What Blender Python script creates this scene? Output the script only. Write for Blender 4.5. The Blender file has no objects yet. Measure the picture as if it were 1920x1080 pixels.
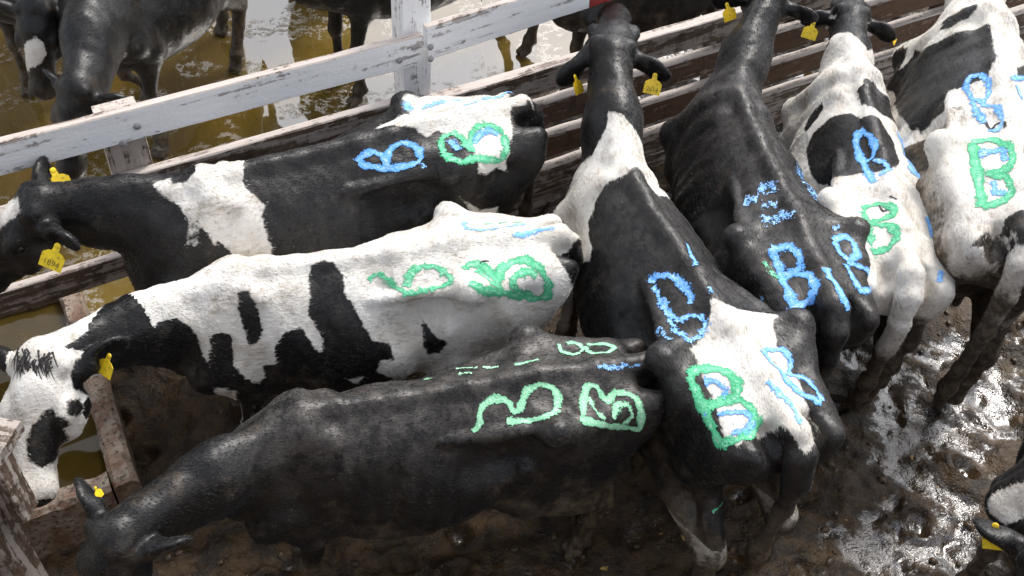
import bpy, math, random
import numpy as np
from mathutils import Vector, Matrix
from mathutils.bvhtree import BVHTree

scene = bpy.context.scene
R = math.radians
# ---------------------------------------------------------------- camera, sky, sun, exposure
cam = bpy.data.objects.new('camera', bpy.data.cameras.new('camera'))
scene.collection.objects.link(cam)
PITCH, ROLL, HEIGHT = R(46.0), R(4.2), 4.25
fw = Vector((0, math.cos(PITCH), -math.sin(PITCH))); r0 = Vector((1, 0, 0)); u0 = Vector((0, math.sin(PITCH), math.cos(PITCH)))
rt = r0*math.cos(ROLL)+u0*math.sin(ROLL); up = -r0*math.sin(ROLL)+u0*math.cos(ROLL)
cam.matrix_world = Matrix(((rt.x, up.x, -fw.x, 0), (rt.y, up.y, -fw.y, 0), (rt.z, up.z, -fw.z, HEIGHT), (0, 0, 0, 1)))
cam.data.sensor_width = 36.0; cam.data.lens = 36.0*1900/1920
cam.data.clip_start = 0.05; cam.data.clip_end = 3000
scene.camera = cam
world = bpy.data.worlds.new('World'); scene.world = world; world.use_nodes = True
wn, wl = world.node_tree.nodes, world.node_tree.links
SUN_EL, SUN_AZ = R(56), R(28)          # azimuth from +Y towards +X
sky = wn.new('ShaderNodeTexSky'); sky.sky_type = 'NISHITA'; sky.sun_disc = False
sky.sun_elevation = SUN_EL; sky.sun_rotation = SUN_AZ; sky.air_density = 1.0; sky.dust_density = 3.0; sky.ozone_density = 0.6
hsv = wn.new('ShaderNodeHueSaturation'); hsv.inputs['Saturation'].default_value = 0.33   # thin overcast: the blue is veiled
wl.new(sky.outputs[0], hsv.inputs['Color']); wl.new(hsv.outputs[0], wn['Background'].inputs['Color'])
wn['Background'].inputs['Strength'].default_value = 0.15
sun = bpy.data.objects.new('sun', bpy.data.lights.new('sun', 'SUN')); scene.collection.objects.link(sun)
sun.data.energy = 1.1; sun.data.angle = R(16); sun.data.color = (1.0, 0.965, 0.91)
sd_ = Vector((math.sin(SUN_AZ)*math.cos(SUN_EL), math.cos(SUN_AZ)*math.cos(SUN_EL), math.sin(SUN_EL)))
sun.rotation_euler = sd_.to_track_quat('Z', 'Y').to_euler()
scene.view_settings.view_transform = 'Standard'; scene.view_settings.look = 'None'
scene.view_settings.gamma = 1.0; scene.view_settings.use_curve_mapping = False
scene.view_settings.exposure = 1.0
scene.cycles.max_bounces = 6; scene.cycles.transparent_max_bounces = 8

# ---------------------------------------------------------------- helpers
rng = np.random.default_rng(7); random.seed(7)
col = scene.collection
def mesh_obj(name, V, F, mat=None, parent=None, smooth=False):
    me = bpy.data.meshes.new(name); me.from_pydata([tuple(map(float, v)) for v in V], [], [tuple(map(int, f)) for f in F]); me.update()
    if smooth: me.shade_smooth()
    o = bpy.data.objects.new(name, me); col.objects.link(o)
    if mat: me.materials.append(mat)
    if parent: o.parent = parent
    return o
def tag(o, label=None, category=None, group=None, kind=None):
    for k, v in (('label', label), ('category', category), ('group', group), ('kind', kind)):
        if v: o[k] = v
    return o
def empty(name, loc=(0, 0, 0), rz=0.0):
    o = bpy.data.objects.new(name, None); col.objects.link(o); o.location = loc; o.rotation_euler = (0, 0, rz); o.empty_display_size = 0.1
    return o
def attr(o, name, data):
    a = o.data.attributes.new(name, 'FLOAT', 'POINT'); a.data.foreach_set('value', np.asarray(data, np.float32)); return a
def hash2(ix, iy, seed):
    n = (ix.astype(np.int64)*374761393+iy.astype(np.int64)*668265263+seed*974711) & 0x7fffffff
    n = ((n ^ (n >> 13))*1274126177) & 0x7fffffff
    return ((n ^ (n >> 16)) & 0xffff)/65535.0
def vnoise(x, y, seed=0):
    ix = np.floor(x); iy = np.floor(y); fx = x-ix; fy = y-iy; fx = fx*fx*(3-2*fx); fy = fy*fy*(3-2*fy); ix = ix.astype(np.int64); iy = iy.astype(np.int64)
    a = hash2(ix, iy, seed); b = hash2(ix+1, iy, seed); c = hash2(ix, iy+1, seed); d = hash2(ix+1, iy+1, seed)
    return a+(b-a)*fx+(c-a)*fy+(a-b-c+d)*fx*fy
def fbm(x, y, seed=0, o=4, gain=0.5):
    t = 0; amp = 1; s = 0
    for i in range(o): t = t+amp*vnoise(x*2**i+17.3*i, y*2**i-9.1*i, seed+i); s += amp; amp *= gain
    return t/s

# ---------------------------------------------------------------- materials
class NT:
    def __init__(s, name):
        s.m = bpy.data.materials.new(name); s.m.use_nodes = True; s.t = s.m.node_tree; s.n = s.t.nodes; s.b = s.n['Principled BSDF']; s.out = s.n['Material Output']
    def new(s, typ, **kw):
        n = s.n.new(typ)
        for k, v in kw.items(): setattr(n, k, v)
        return n
    def put(s, sock, v):
        if hasattr(v, 'links') or isinstance(v, bpy.types.NodeSocket): s.t.links.new(v, sock)
        else: sock.default_value = v if not (isinstance(v, tuple) and len(v) == 3 and sock.type == 'RGBA') else (*v, 1)
    def math(s, op, a, b=0.0, c=0.0, clamp=False):
        n = s.new('ShaderNodeMath', operation=op, use_clamp=clamp)
        for i, v in enumerate((a, b, c)): s.put(n.inputs[i], v)
        return n.outputs[0]
    def step(s, x, lo, hi, a=0.0, b=1.0):
        n = s.new('ShaderNodeMapRange', interpolation_type='SMOOTHSTEP')
        for i, v in enumerate((x, lo, hi, a, b)): s.put(n.inputs[i], v)
        return n.outputs[0]
    def mix(s, f, a, b):
        n = s.new('ShaderNodeMix', data_type='RGBA'); s.put(n.inputs[0], f); s.put(n.inputs[6], a); s.put(n.inputs[7], b); return n.outputs[2]
    def coord(s, kind='Object', scale=(1, 1, 1), rot=(0, 0, 0)):
        if not hasattr(s, '_tc'): s._tc = s.new('ShaderNodeTexCoord')
        mp = s.new('ShaderNodeMapping'); s.t.links.new(s._tc.outputs[kind], mp.inputs[0]); mp.inputs['Scale'].default_value = scale; mp.inputs['Rotation'].default_value = rot
        return mp.outputs[0]
    def noise(s, vec, scale, detail=4, rough=0.55, dist=0.0):
        n = s.new('ShaderNodeTexNoise'); s.put(n.inputs['Vector'], vec); n.inputs['Scale'].default_value = scale; n.inputs['Detail'].default_value = detail
        n.inputs['Roughness'].default_value = rough; n.inputs['Distortion'].default_value = dist; return n.outputs[0]
    def attr(s, name):
        n = s.new('ShaderNodeAttribute'); n.attribute_name = name; return n.outputs['Fac']
    def obj_random(s): return s.new('ShaderNodeObjectInfo').outputs['Random']
    def bump(s, h, strength=0.3, dist=0.01, nrm=None):
        n = s.new('ShaderNodeBump'); s.put(n.inputs['Height'], h); n.inputs['Strength'].default_value = strength; n.inputs['Distance'].default_value = dist
        if nrm is not None: s.put(n.inputs['Normal'], nrm)
        return n.outputs[0]
    def set(s, **kw):
        for k, v in kw.items(): s.put(s.b.inputs[k.replace('_', ' ')], v)
        return s.m

def mat_coat():
    m = NT('cow_coat'); P = m.coord('Object')
    coat = m.attr('coat'); dirt = m.attr('dirt'); skin = m.attr('skin')
    hairv = m.coord('Object', (14, 90, 70)); hair = m.noise(hairv, 1.0, 3, 0.6)
    wob = m.math('MULTIPLY', m.math('SUBTRACT', m.noise(P, 30, 4, 0.65), 0.5), 0.026)
    wob2 = m.math('MULTIPLY', m.math('SUBTRACT', hair, 0.5), 0.022)
    wf = m.step(m.math('ADD', m.math('ADD', coat, wob), wob2), -0.005, 0.006)
    big = m.noise(P, 3.2, 4, 0.6); fine = m.noise(P, 120, 2, 0.6)
    # black hair: bluish black, browner and dusty in places; a thin bloom of dust where the hair lies flat
    blk = m.mix(m.step(big, 0.42, 0.68), (0.0032, 0.0032, 0.0038), (0.008, 0.0068, 0.006))
    dustm = m.math('MULTIPLY', m.step(m.noise(P, 9, 5, 0.7), 0.44, 0.70), m.step(hair, 0.35, 0.7))
    blk = m.mix(m.math('MULTIPLY', dustm, 0.35), blk, (0.026, 0.024, 0.023))
    blk = m.mix(m.math('MULTIPLY', m.attr('dust'), m.step(m.noise(P, 12, 5, 0.75), 0.34, 0.66)), blk, (0.105, 0.092, 0.082))
    spk = m.math('MULTIPLY', m.step(m.noise(P, 150, 1, 0.5), 0.70, 0.76), 0.6)
    blk = m.mix(spk, blk, (0.16, 0.14, 0.12))
    wht = m.mix(m.step(big, 0.38, 0.66), (0.79, 0.765, 0.72), (0.68, 0.64, 0.575))
    stain = m.math('MULTIPLY', m.step(m.noise(P, 6.0, 6, 0.74), 0.42, 0.68), m.step(hair, 0.28, 0.65))
    wht = m.mix(m.math('MULTIPLY', stain, 0.85), wht, (0.34, 0.285, 0.22))
    wht = m.mix(m.math('MULTIPLY', m.step(fine, 0.62, 0.72), 0.25), wht, (0.30, 0.27, 0.23))
    c = m.mix(wf, blk, wht)
    sk = m.mix(m.step(m.noise(P, 16, 4, 0.6), 0.40, 0.64), (0.42, 0.27, 0.19), (0.20, 0.13, 0.085))
    c = m.mix(skin, c, sk)
    mudn = m.noise(P, 7, 7, 0.75)
    c = m.mix(m.math('MULTIPLY', m.step(m.math('ADD', dirt, m.math('MULTIPLY', m.math('SUBTRACT', m.noise(P, 5, 6, 0.75), 0.5), 1.6)), 0.05, 0.75), 0.8), c, (0.19, 0.145, 0.10))
    md = m.step(m.math('ADD', dirt, m.math('MULTIPLY', m.math('SUBTRACT', mudn, 0.5), 1.9)), 0.40, 0.66)
    mud = m.mix(m.step(m.noise(P, 30, 3, 0.6), 0.4, 0.65), (0.030, 0.021, 0.012), (0.115, 0.084, 0.052))
    c = m.mix(m.math('MULTIPLY', md, 0.9), c, mud)
    rough = m.math('ADD', m.math('MULTIPLY', m.noise(P, 13, 5, 0.7), 0.42), m.mix(wf, (0.20,)*3, (0.52,)*3))
    hb = m.noise(m.coord('Object', (30, 230, 190)), 1.0, 2, 0.5)
    h = m.math('ADD', m.math('MULTIPLY', hb, 0.35), m.math('ADD', m.math('MULTIPLY', hair, 0.35), m.math('MULTIPLY', m.noise(P, 26, 4, 0.6), 0.8)))
    h = m.math('ADD', h, m.math('MULTIPLY', md, 0.5))
    return m.set(Base_Color=c, Roughness=rough, Normal=m.bump(h, 0.24, 0.012), Specular_IOR_Level=0.42, Sheen_Weight=0.02, Sheen_Roughness=0.4)
def mat_paint(name, c1, c2):
    m = NT(name); P = m.coord('Object'); ac = m.attr('across'); gap = m.attr('gap')
    n1 = m.noise(P, 42, 5, 0.72); n2 = m.noise(P, 130, 2, 0.6)
    k = m.math('ADD', 1.1, m.math('MULTIPLY', gap, 6.0)); n0 = m.noise(P, 15, 3, 0.6)
    nz = m.math('ADD', m.math('MULTIPLY', m.math('SUBTRACT', n1, 0.5), 1.5), m.math('ADD', m.math('MULTIPLY', m.math('SUBTRACT', n2, 0.5), 0.8), m.math('MULTIPLY', m.math('SUBTRACT', n0, 0.5), 0.6)))
    a = m.math('ADD', m.math('SUBTRACT', 1.0, m.math('ABSOLUTE', ac)), m.math('MULTIPLY', nz, k))
    al = m.step(m.math('SUBTRACT', a, m.math('MULTIPLY', gap, 0.9)), 0.20, 0.34)
    c = m.mix(m.step(n2, 0.35, 0.7), c1, c2); c = m.mix(m.step(a, 0.40, 0.95), c1, c); c = m.mix(m.math('MULTIPLY', m.step(n1, 0.48, 0.72), m.step(a, 0.55, 1.1)), c, tuple(min(1, x*0.62+0.34) for x in c2))
    return m.set(Base_Color=c, Roughness=0.7, Alpha=al, Normal=m.bump(m.math('ADD', n1, n2), 0.5, 0.006))
def mat_wood(name, base, dark, under, wear=0.5, dirty=0.5, under2=None):
    m = NT(name); L = m.coord('Object', (1.4, 16, 16)); P = m.coord('Object'); rnd = m.obj_random()
    off = m.new('ShaderNodeVectorMath', operation='ADD'); m.put(off.inputs[0], L)
    cb = m.new('ShaderNodeCombineXYZ'); m.put(cb.inputs[0], m.math('MULTIPLY', rnd, 37.0)); m.put(cb.inputs[1], m.math('MULTIPLY', rnd, 11.0)); m.put(off.inputs[1], cb.outputs[0])
    g = m.noise(off.outputs[0], 1.6, 6, 0.65, 0.5); g2 = m.noise(off.outputs[0], 6.0, 3, 0.6)
    c = m.mix(m.step(g, 0.35, 0.7), base, dark)
    und = m.mix(m.step(g2, 0.35, 0.65), under, under2 or tuple(0.5*x for x in under))
    c = m.mix(m.step(m.math('ADD', g, m.math('MULTIPLY', m.noise(P, 18, 5, 0.7), 0.6)), 1.0-wear*0.42, 1.04-wear*0.42), c, und)
    dm = m.step(m.noise(P, 6, 6, 0.72), 0.66-dirty*0.22, 0.80-dirty*0.22)
    c = m.mix(m.math('MULTIPLY', dm, 0.75), c, (0.05, 0.036, 0.022))
    h = m.math('ADD', m.math('MULTIPLY', g2, 0.6), m.noise(P, 60, 3, 0.6))
    return m.set(Base_Color=c, Roughness=m.step(g2, 0.2, 0.8, 0.42, 0.75), Normal=m.bump(h, 0.45, 0.006))
def mat_mud():
    m = NT('wet_mud'); P = m.coord('Object'); wet = m.attr('wet'); film = m.attr('film')
    n = m.noise(P, 9, 6, 0.65); n2 = m.noise(P, 40, 4, 0.6)
    c = m.mix(m.step(n, 0.36, 0.66), (0.017, 0.0095, 0.0036), (0.082, 0.047, 0.018))
    c = m.mix(m.math('MULTIPLY', m.step(n2, 0.60, 0.72), 0.4), c, (0.16, 0.11, 0.055))
    c = m.mix(wet, c, (0.055, 0.034, 0.009))
    w2 = m.math('MAXIMUM', wet, m.step(m.math('ADD', film, m.math('MULTIPLY', m.math('SUBTRACT', m.noise(P, 26, 5, 0.7), 0.5), 1.7)), 0.30, 0.72))
    rough = m.math('SUBTRACT', 0.46, m.math('MULTIPLY', w2, 0.30))
    ior = m.math('ADD', 1.45, m.math('MULTIPLY', w2, 1.0))
    h = m.math('ADD', m.math('MULTIPLY', n2, 0.9), m.math('MULTIPLY', m.noise(P, 110, 2, 0.5), 0.4))
    bs = m.new('ShaderNodeBump'); m.put(bs.inputs['Height'], h); m.put(bs.inputs['Strength'], m.math('SUBTRACT', 0.8, m.math('ADD', m.math('MULTIPLY', wet, 0.35), m.math('MULTIPLY', w2, 0.40)))); bs.inputs['Distance'].default_value = 0.02
    return m.set(Base_Color=c, Roughness=rough, Normal=bs.outputs[0], IOR=ior)
def mat_water(name, c1, c2, scum=0.5, ior=2.6):
    m = NT(name); P = m.coord('Object')
    n = m.noise(P, 1.7, 5, 0.65); n2 = m.noise(P, 14, 6, 0.75); n3 = m.noise(P, 2.6, 3, 0.5)
    c = m.mix(m.step(n, 0.35, 0.68), c1, c2)
    sc = m.math('MULTIPLY', m.step(n2, 0.60-0.10*scum, 0.66-0.10*scum), m.step(n3, 0.62-0.16*scum, 0.70-0.16*scum))
    c = m.mix(sc, c, (0.15, 0.105, 0.045))
    h = m.math('ADD', m.math('MULTIPLY', sc, 0.9), m.math('MULTIPLY', m.noise(P, 5, 2, 0.5), 0.05))
    return m.set(Base_Color=c, Roughness=m.math('ADD', 0.035, m.math('MULTIPLY', sc, 0.45)), IOR=ior, Normal=m.bump(h, 0.16, 0.01))
def mat_plain(name, c1, c2, rough=0.6, scale=30, bump=0.2):
    m = NT(name); P = m.coord('Object'); n = m.noise(P, scale, 5, 0.65)
    return m.set(Base_Color=m.mix(m.step(n, 0.35, 0.68), c1, c2), Roughness=rough, Normal=m.bump(n, bump, 0.004))
def mat_concrete():
    m = NT('dirty_concrete'); P = m.coord('Object'); n = m.noise(P, 7, 6, 0.7); n2 = m.noise(P, 45, 3, 0.6)
    c = m.mix(m.step(n, 0.36, 0.62), (0.30, 0.25, 0.20), (0.16, 0.085, 0.05)); c = m.mix(m.step(n2, 0.52, 0.66), c, (0.055, 0.04, 0.026))
    return m.set(Base_Color=c, Roughness=m.step(n, 0.3, 0.7, 0.3, 0.7), Normal=m.bump(m.math('ADD', n, n2), 0.6, 0.012))
COAT = mat_coat()
PAINTS = {'blue': mat_paint('blue_stock_paint', (0.10, 0.35, 0.84), (0.30, 0.59, 0.96)), 'green': mat_paint('green_stock_paint', (0.06, 0.44, 0.21), (0.19, 0.68, 0.40)),
          'pale': mat_paint('pale_green_stock_paint', (0.22, 0.56, 0.33), (0.42, 0.78, 0.52)), 'black': mat_paint('dark_smear', (0.010, 0.008, 0.008), (0.02, 0.015, 0.012))}
WHITE_WOOD = mat_wood('white_painted_wood', (0.92, 0.92, 0.92), (0.84, 0.84, 0.85), (0.55, 0.52, 0.50), 0.24, 0.03)
GREY_WOOD = mat_wood('weathered_grey_wood', (0.42, 0.37, 0.33), (0.27, 0.225, 0.19), (0.16, 0.11, 0.08), 0.5, 0.55)
BROWN_WOOD = mat_wood('mud_stained_brown_wood', (0.15, 0.085, 0.052), (0.075, 0.046, 0.030), (0.36, 0.32, 0.28), 0.30, 0.5, (0.20, 0.095, 0.055))
TOP_WOOD = mat_wood('worn_pale_wood', (0.52, 0.46, 0.42), (0.38, 0.32, 0.28), (0.20, 0.15, 0.12), 0.3, 0.25)
RED_WOOD = mat_wood('red_painted_wood', (0.34, 0.045, 0.035), (0.24, 0.03, 0.025), (0.30, 0.26, 0.24), 0.25, 0.3)
MUD = mat_mud()
WATER = mat_water('brown_pen_water', (0.125, 0.080, 0.015), (0.175, 0.120, 0.028), 0.9, 2.9)
TROUGH_WATER = mat_water('brown_trough_water', (0.038, 0.025, 0.005), (0.060, 0.040, 0.009), 0.35, 1.45)
CONCRETE = mat_concrete()
EARTH = mat_plain('brown_earth', (0.10, 0.07, 0.04), (0.16, 0.12, 0.07), 0.9, 3)
def mat_tag():
    m = NT('soiled_yellow_plastic'); P = m.coord('Object'); n = m.noise(P, 55, 5, 0.7); n2 = m.noise(P, 230, 2, 0.6); r = m.obj_random()
    c = m.mix(r, (0.84, 0.62, 0.012), (0.78, 0.50, 0.02)); c = m.mix(m.math('MULTIPLY', m.step(m.math('ADD', n, m.math('MULTIPLY', n2, 0.3)), 0.66, 0.86), 0.75), c, (0.17, 0.12, 0.04))
    return m.set(Base_Color=c, Roughness=m.step(n, 0.3, 0.7, 0.32, 0.6), Normal=m.bump(n, 0.15, 0.004))
TAG_YELLOW = mat_tag()
TAG_INK = mat_plain('faded_tag_ink', (0.10, 0.075, 0.02), (0.30, 0.21, 0.02), 0.6, 90)
EYE = mat_plain('wet_dark_eye', (0.006, 0.005, 0.005), (0.012, 0.009, 0.007), 0.06, 30, 0.0)
TUFT_B = mat_plain('black_forelock', (0.012, 0.011, 0.011), (0.03, 0.025, 0.022), 0.5)
STRAW = mat_plain('ochre_straw', (0.40, 0.25, 0.06), (0.52, 0.36, 0.12), 0.6)
METAL = mat_plain('grey_bolt_metal', (0.35, 0.35, 0.36), (0.22, 0.20, 0.19), 0.4)
WHITE_PAINT = mat_plain('white_lettering', (0.75, 0.72, 0.70), (0.62, 0.58, 0.56), 0.6)
MUD_CLOD = mat_plain('moist_clod', (0.030, 0.018, 0.008), (0.10, 0.062, 0.028), 0.38, 40, 0.5)

# ---------------------------------------------------------------- setting: earth, flooded pen, trampled mud
FA = np.array([-0.61, 4.37]); FD = np.array([0.842, 0.540]); FN = np.array([-0.540, 0.842])     # fence line, its direction, its far side
def fpos(t, z=0.0, off=0.0): return (FA[0]+FD[0]*t+FN[0]*off, FA[1]+FD[1]*t+FN[1]*off, z)
tag(mesh_obj('ground', [(-900, -600, -0.22), (900, -600, -0.22), (900, 1500, -0.22), (-900, 1500, -0.22)], [(0, 1, 2, 3)], EARTH), kind='structure')
tag(mesh_obj('water', [fpos(-14, 0, 0.05), fpos(14, 0, 0.05), fpos(14, 0, 16), fpos(-14, 0, 16)], [(0, 1, 2, 3)], WATER), 'thin sheet of brown flood water in the pen beyond the fence', kind='structure')
def mud_floor():
    st = 0.017; xs = np.arange(-3.2, 4.6, st); ys = np.arange(0.4, 8.4, st)
    X, Y = np.meshgrid(xs, ys, indexing='ij')
    d = (X-FA[0])*FN[0]+(Y-FA[1])*FN[1]
    wx = X+0.10*fbm(X*5, Y*5, 3); wy = Y+0.10*fbm(X*5+7, Y*5, 4)
    h = 0.17*(fbm(wx*2.3, wy*2.3, 11, 5, 0.55)-0.5)+0.05*(1-np.abs(2*fbm(wx*7, wy*7, 21, 3)-1))-0.015
    h += 0.012*(fbm(wx*22, wy*22, 31, 3)-0.5)
    pits = rng.uniform((-2.4, 1.0), (4.2, 5.6), (170, 2)); ang = rng.uniform(0, 6.28, 170)       # hoof prints
    for (px, py), a in zip(pits, ang):
        i0, i1 = np.searchsorted(xs, (px-0.15, px+0.15)); j0, j1 = np.searchsorted(ys, (py-0.15, py+0.15))
        dx = X[i0:i1, j0:j1]-px; dy = Y[i0:i1, j0:j1]-py; u = dx*np.cos(a)+dy*np.sin(a); v = -dx*np.sin(a)+dy*np.cos(a)
        r = np.sqrt((u/0.065)**2+(v/0.052)**2); h[i0:i1, j0:j1] += -0.045*np.exp(-r**4)+0.022*np.exp(-((r-1.35)/0.35)**2)
    lvl = -0.034+0.05*(fbm(X*0.8, Y*0.8, 77, 2)-0.5)+0.014*np.clip((X-0.9)/0.6, -1, 1)
    tt = (X-FA[0])*FD[0]+(Y-FA[1])*FD[1]; edge = np.clip(tt-0.2, -0.05, 1.1)
    h = np.where(d > edge, h-np.clip((d-edge)*0.5, 0, 0.25), h)
    wet = np.clip((lvl-h)/0.008+0.5, 0, 1); film = np.clip(0.40+(lvl+0.034-h)/0.06, 0, 1)*np.clip(0.98+(X-0.6)/2.2, 0.55, 1.4); h = np.maximum(h, lvl-0.002)
    n, k = X.shape; V = np.stack([X, Y, h], -1).reshape(-1, 3); I = np.arange(n*k).reshape(n, k)
    keep = (d[:-1, :-1] < 1.5)
    F = np.stack([I[:-1, :-1], I[1:, :-1], I[1:, 1:], I[:-1, 1:]], -1)[keep]
    used = np.unique(F); mp = np.full(n*k, -1); mp[used] = np.arange(len(used))
    o = mesh_obj('mud', V[used], mp[F], MUD, smooth=True); attr(o, 'wet', wet.reshape(-1)[used]); attr(o, 'film', film.reshape(-1)[used])
    return tag(o, 'trampled wet brown mud with hoof prints and puddles under the cows', kind='structure')
mud_floor()

# ---------------------------------------------------------------- timber
def board(name, a, b, h, t, mat, parent, z_dir=(0, 0, 1), uneven=0.0016, topmat=None, seg=10):
    """plank from a to b (centre of its top edge), h deep, t thick, edges slightly worn; local x along the plank"""
    a = Vector(a); b = Vector(b); L = (b-a).length; x = (b-a).normalized(); z = Vector(z_dir); z = (z-x*z.dot(x)).normalized(); y = z.cross(x)
    V = []; F = []; fm = []
    c = min(0.006, t*0.2)
    prof = [(-t/2+c, 0), (t/2-c, 0), (t/2, -c), (t/2, -h+c), (t/2-c, -h), (-t/2+c, -h), (-t/2, -h+c), (-t/2, -c)]
    r = np.random.default_rng(int(abs(a.x*7919+a.y*104729+a.z*1299709)) % 100000)
    for i in range(seg+1):
        jt = r.normal(0, uneven, 2)
        for (py, pz) in prof:
            e = r.normal(0, uneven*0.5, 2)
            V.append((L*i/seg, py+e[0], pz+jt[1]+e[1]))
    for i in range(seg):
        for j in range(8):
            k = (j+1) % 8; F.append((i*8+j, i*8+k, (i+1)*8+k, (i+1)*8+j)); fm.append(1 if j in (0, 1, 7) else 0)
    F.append(tuple(range(7, -1, -1))); F.append(tuple(seg*8+j for j in range(8))); fm += [0, 0]
    o = mesh_obj(name, V, F, mat, parent)
    if topmat:
        o.data.materials.append(topmat)
        for p, q in zip(o.data.polygons, fm): p.material_index = q
    M = Matrix(((x.x, y.x, z.x, a.x), (x.y, y.y, z.y, a.y), (x.z, y.z, z.z, a.z), (0, 0, 0, 1)))
    o.matrix_basis = M if parent is None else Matrix.Translation(-parent.location) @ M
    return o
def post(name, t, z0, z1, wd, th, mat, parent, off=0.0, topmat=None):
    x, y, _ = fpos(t, 0, off)
    return board(name, (x, y, z1), (x, y, z0), wd, th, mat, parent, z_dir=(FD[0], FD[1], 0)) if False else board(name, (x+FD[0]*wd/2, y+FD[1]*wd/2, z1), (x+FD[0]*wd/2, y+FD[1]*wd/2, z0), wd, th, mat, parent, z_dir=(FD[0], FD[1], 0), seg=6)
fence = tag(empty('plank_fence'), 'long plank fence, white painted on the left and muddy brown on the right', 'fence')
# white left run: top rail and second rail, nailed to the near side of the posts
board('rail', fpos(-3.6, 1.475), fpos(0.07, 1.465), 0.165, 0.05, WHITE_WOOD, fence, topmat=TOP_WOOD, seg=24)
board('rail', fpos(-3.6, 1.12, 0.0), fpos(0.0, 1.11), 0.16, 0.055, GREY_WOOD, fence, topmat=TOP_WOOD, seg=24)
board('rail', fpos(-3.6, 0.66), fpos(0.0, 0.66), 0.15, 0.05, GREY_WOOD, fence, topmat=TOP_WOOD, seg=20)
board('rail', fpos(-3.6, 0.24), fpos(0.0, 0.24), 0.15, 0.05, BROWN_WOOD, fence, topmat=TOP_WOOD, seg=20)
# right run
board('rail', fpos(0.08, 1.52, -0.03), fpos(1.04, 1.575, -0.03), 0.19, 0.045, WHITE_WOOD, fence, topmat=TOP_WOOD, seg=10)
red = board('rail', fpos(1.045, 1.575, -0.03), fpos(1.45, 1.60, -0.03), 0.19, 0.045, RED_WOOD, fence, seg=5); red['label'] = 'red painted end of the top rail'
def painted_number(parent, text, size, loc, yaw, mat):
    cu = bpy.data.curves.new('painted_number', 'FONT'); cu.body = text; cu.size = size; cu.extrude = 0.0008; cu.offset = size*0.03
    t = bpy.data.objects.new('painted_number', cu); me = bpy.data.meshes.new_from_object(t); bpy.data.objects.remove(t)
    t = bpy.data.objects.new('painted_number', me); col.objects.link(t); me.materials.append(mat); t.parent = parent; t.matrix_world = Matrix.Translation(loc) @ Matrix.Rotation(yaw, 4, 'Z') @ Matrix.Rotation(math.pi/2, 4, 'X'); return t
painted_number(red, '5', 0.17, Vector(fpos(1.12, 1.415, -0.055)), math.atan2(FD[1], FD[0]), WHITE_PAINT)
for z, m, tm in ((1.06, GREY_WOOD, TOP_WOOD), (0.82, BROWN_WOOD, TOP_WOOD), (0.57, BROWN_WOOD, TOP_WOOD), (0.32, GREY_WOOD, TOP_WOOD), (0.14, GREY_WOOD, GREY_WOOD)):
    board('rail', fpos(0.10, z), fpos(2.42, z+0.012), 0.165, 0.075, m, fence, topmat=tm, seg=18)
    board('rail', fpos(2.44, z+0.01), fpos(6.2, z-0.01), 0.165, 0.075, m, fence, topmat=tm, seg=26)
post('post', -1.42, -0.2, 1.44, 0.19, 0.09, TOP_WOOD, fence, 0.075)
post('post', 0.07, -0.2, 2.05, 0.16, 0.13, WHITE_WOOD, fence, 0.10)
post('post', 2.20, -0.2, 1.10, 0.12, 0.10, GREY_WOOD, fence, 0.085)
post('post', 4.30, -0.2, 1.35, 0.13, 0.10, BROWN_WOOD, fence, 0.085)
post('post', -3.2, -0.2, 1.40, 0.14, 0.10, GREY_WOOD, fence, 0.08)
def bolt(loc, n, parent):
    bmv = []; F = []; n = Vector(n).normalized(); q = n.to_track_quat('Z', 'Y'); rings = [(0.017, 0), (0.017, 0.006), (0.011, 0.012), (0.0, 0.013)]
    for r_, z in rings[:-1]:
        for i in range(10): bmv.append(tuple(Vector(loc)+q @ Vector((r_*math.cos(i*.6283), r_*math.sin(i*.6283), z))))
    for k in range(2):
        for i in range(10): F.append((k*10+i, k*10+(i+1) % 10, k*10+10+(i+1) % 10, k*10+10+i))
    F.append(tuple(range(20, 30))); mesh_obj('bolt', bmv, F, METAL, parent, True)
fn = (-FN[0], -FN[1], 0)
for t, z, o in ((-0.06, 1.36, -0.027), (0.10, 1.41, -0.054), (0.10, 1.34, -0.054), (-1.36, 1.38, -0.027), (-1.44, 1.31, -0.027)): bolt(fpos(t, z, o), fn, fence)
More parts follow.
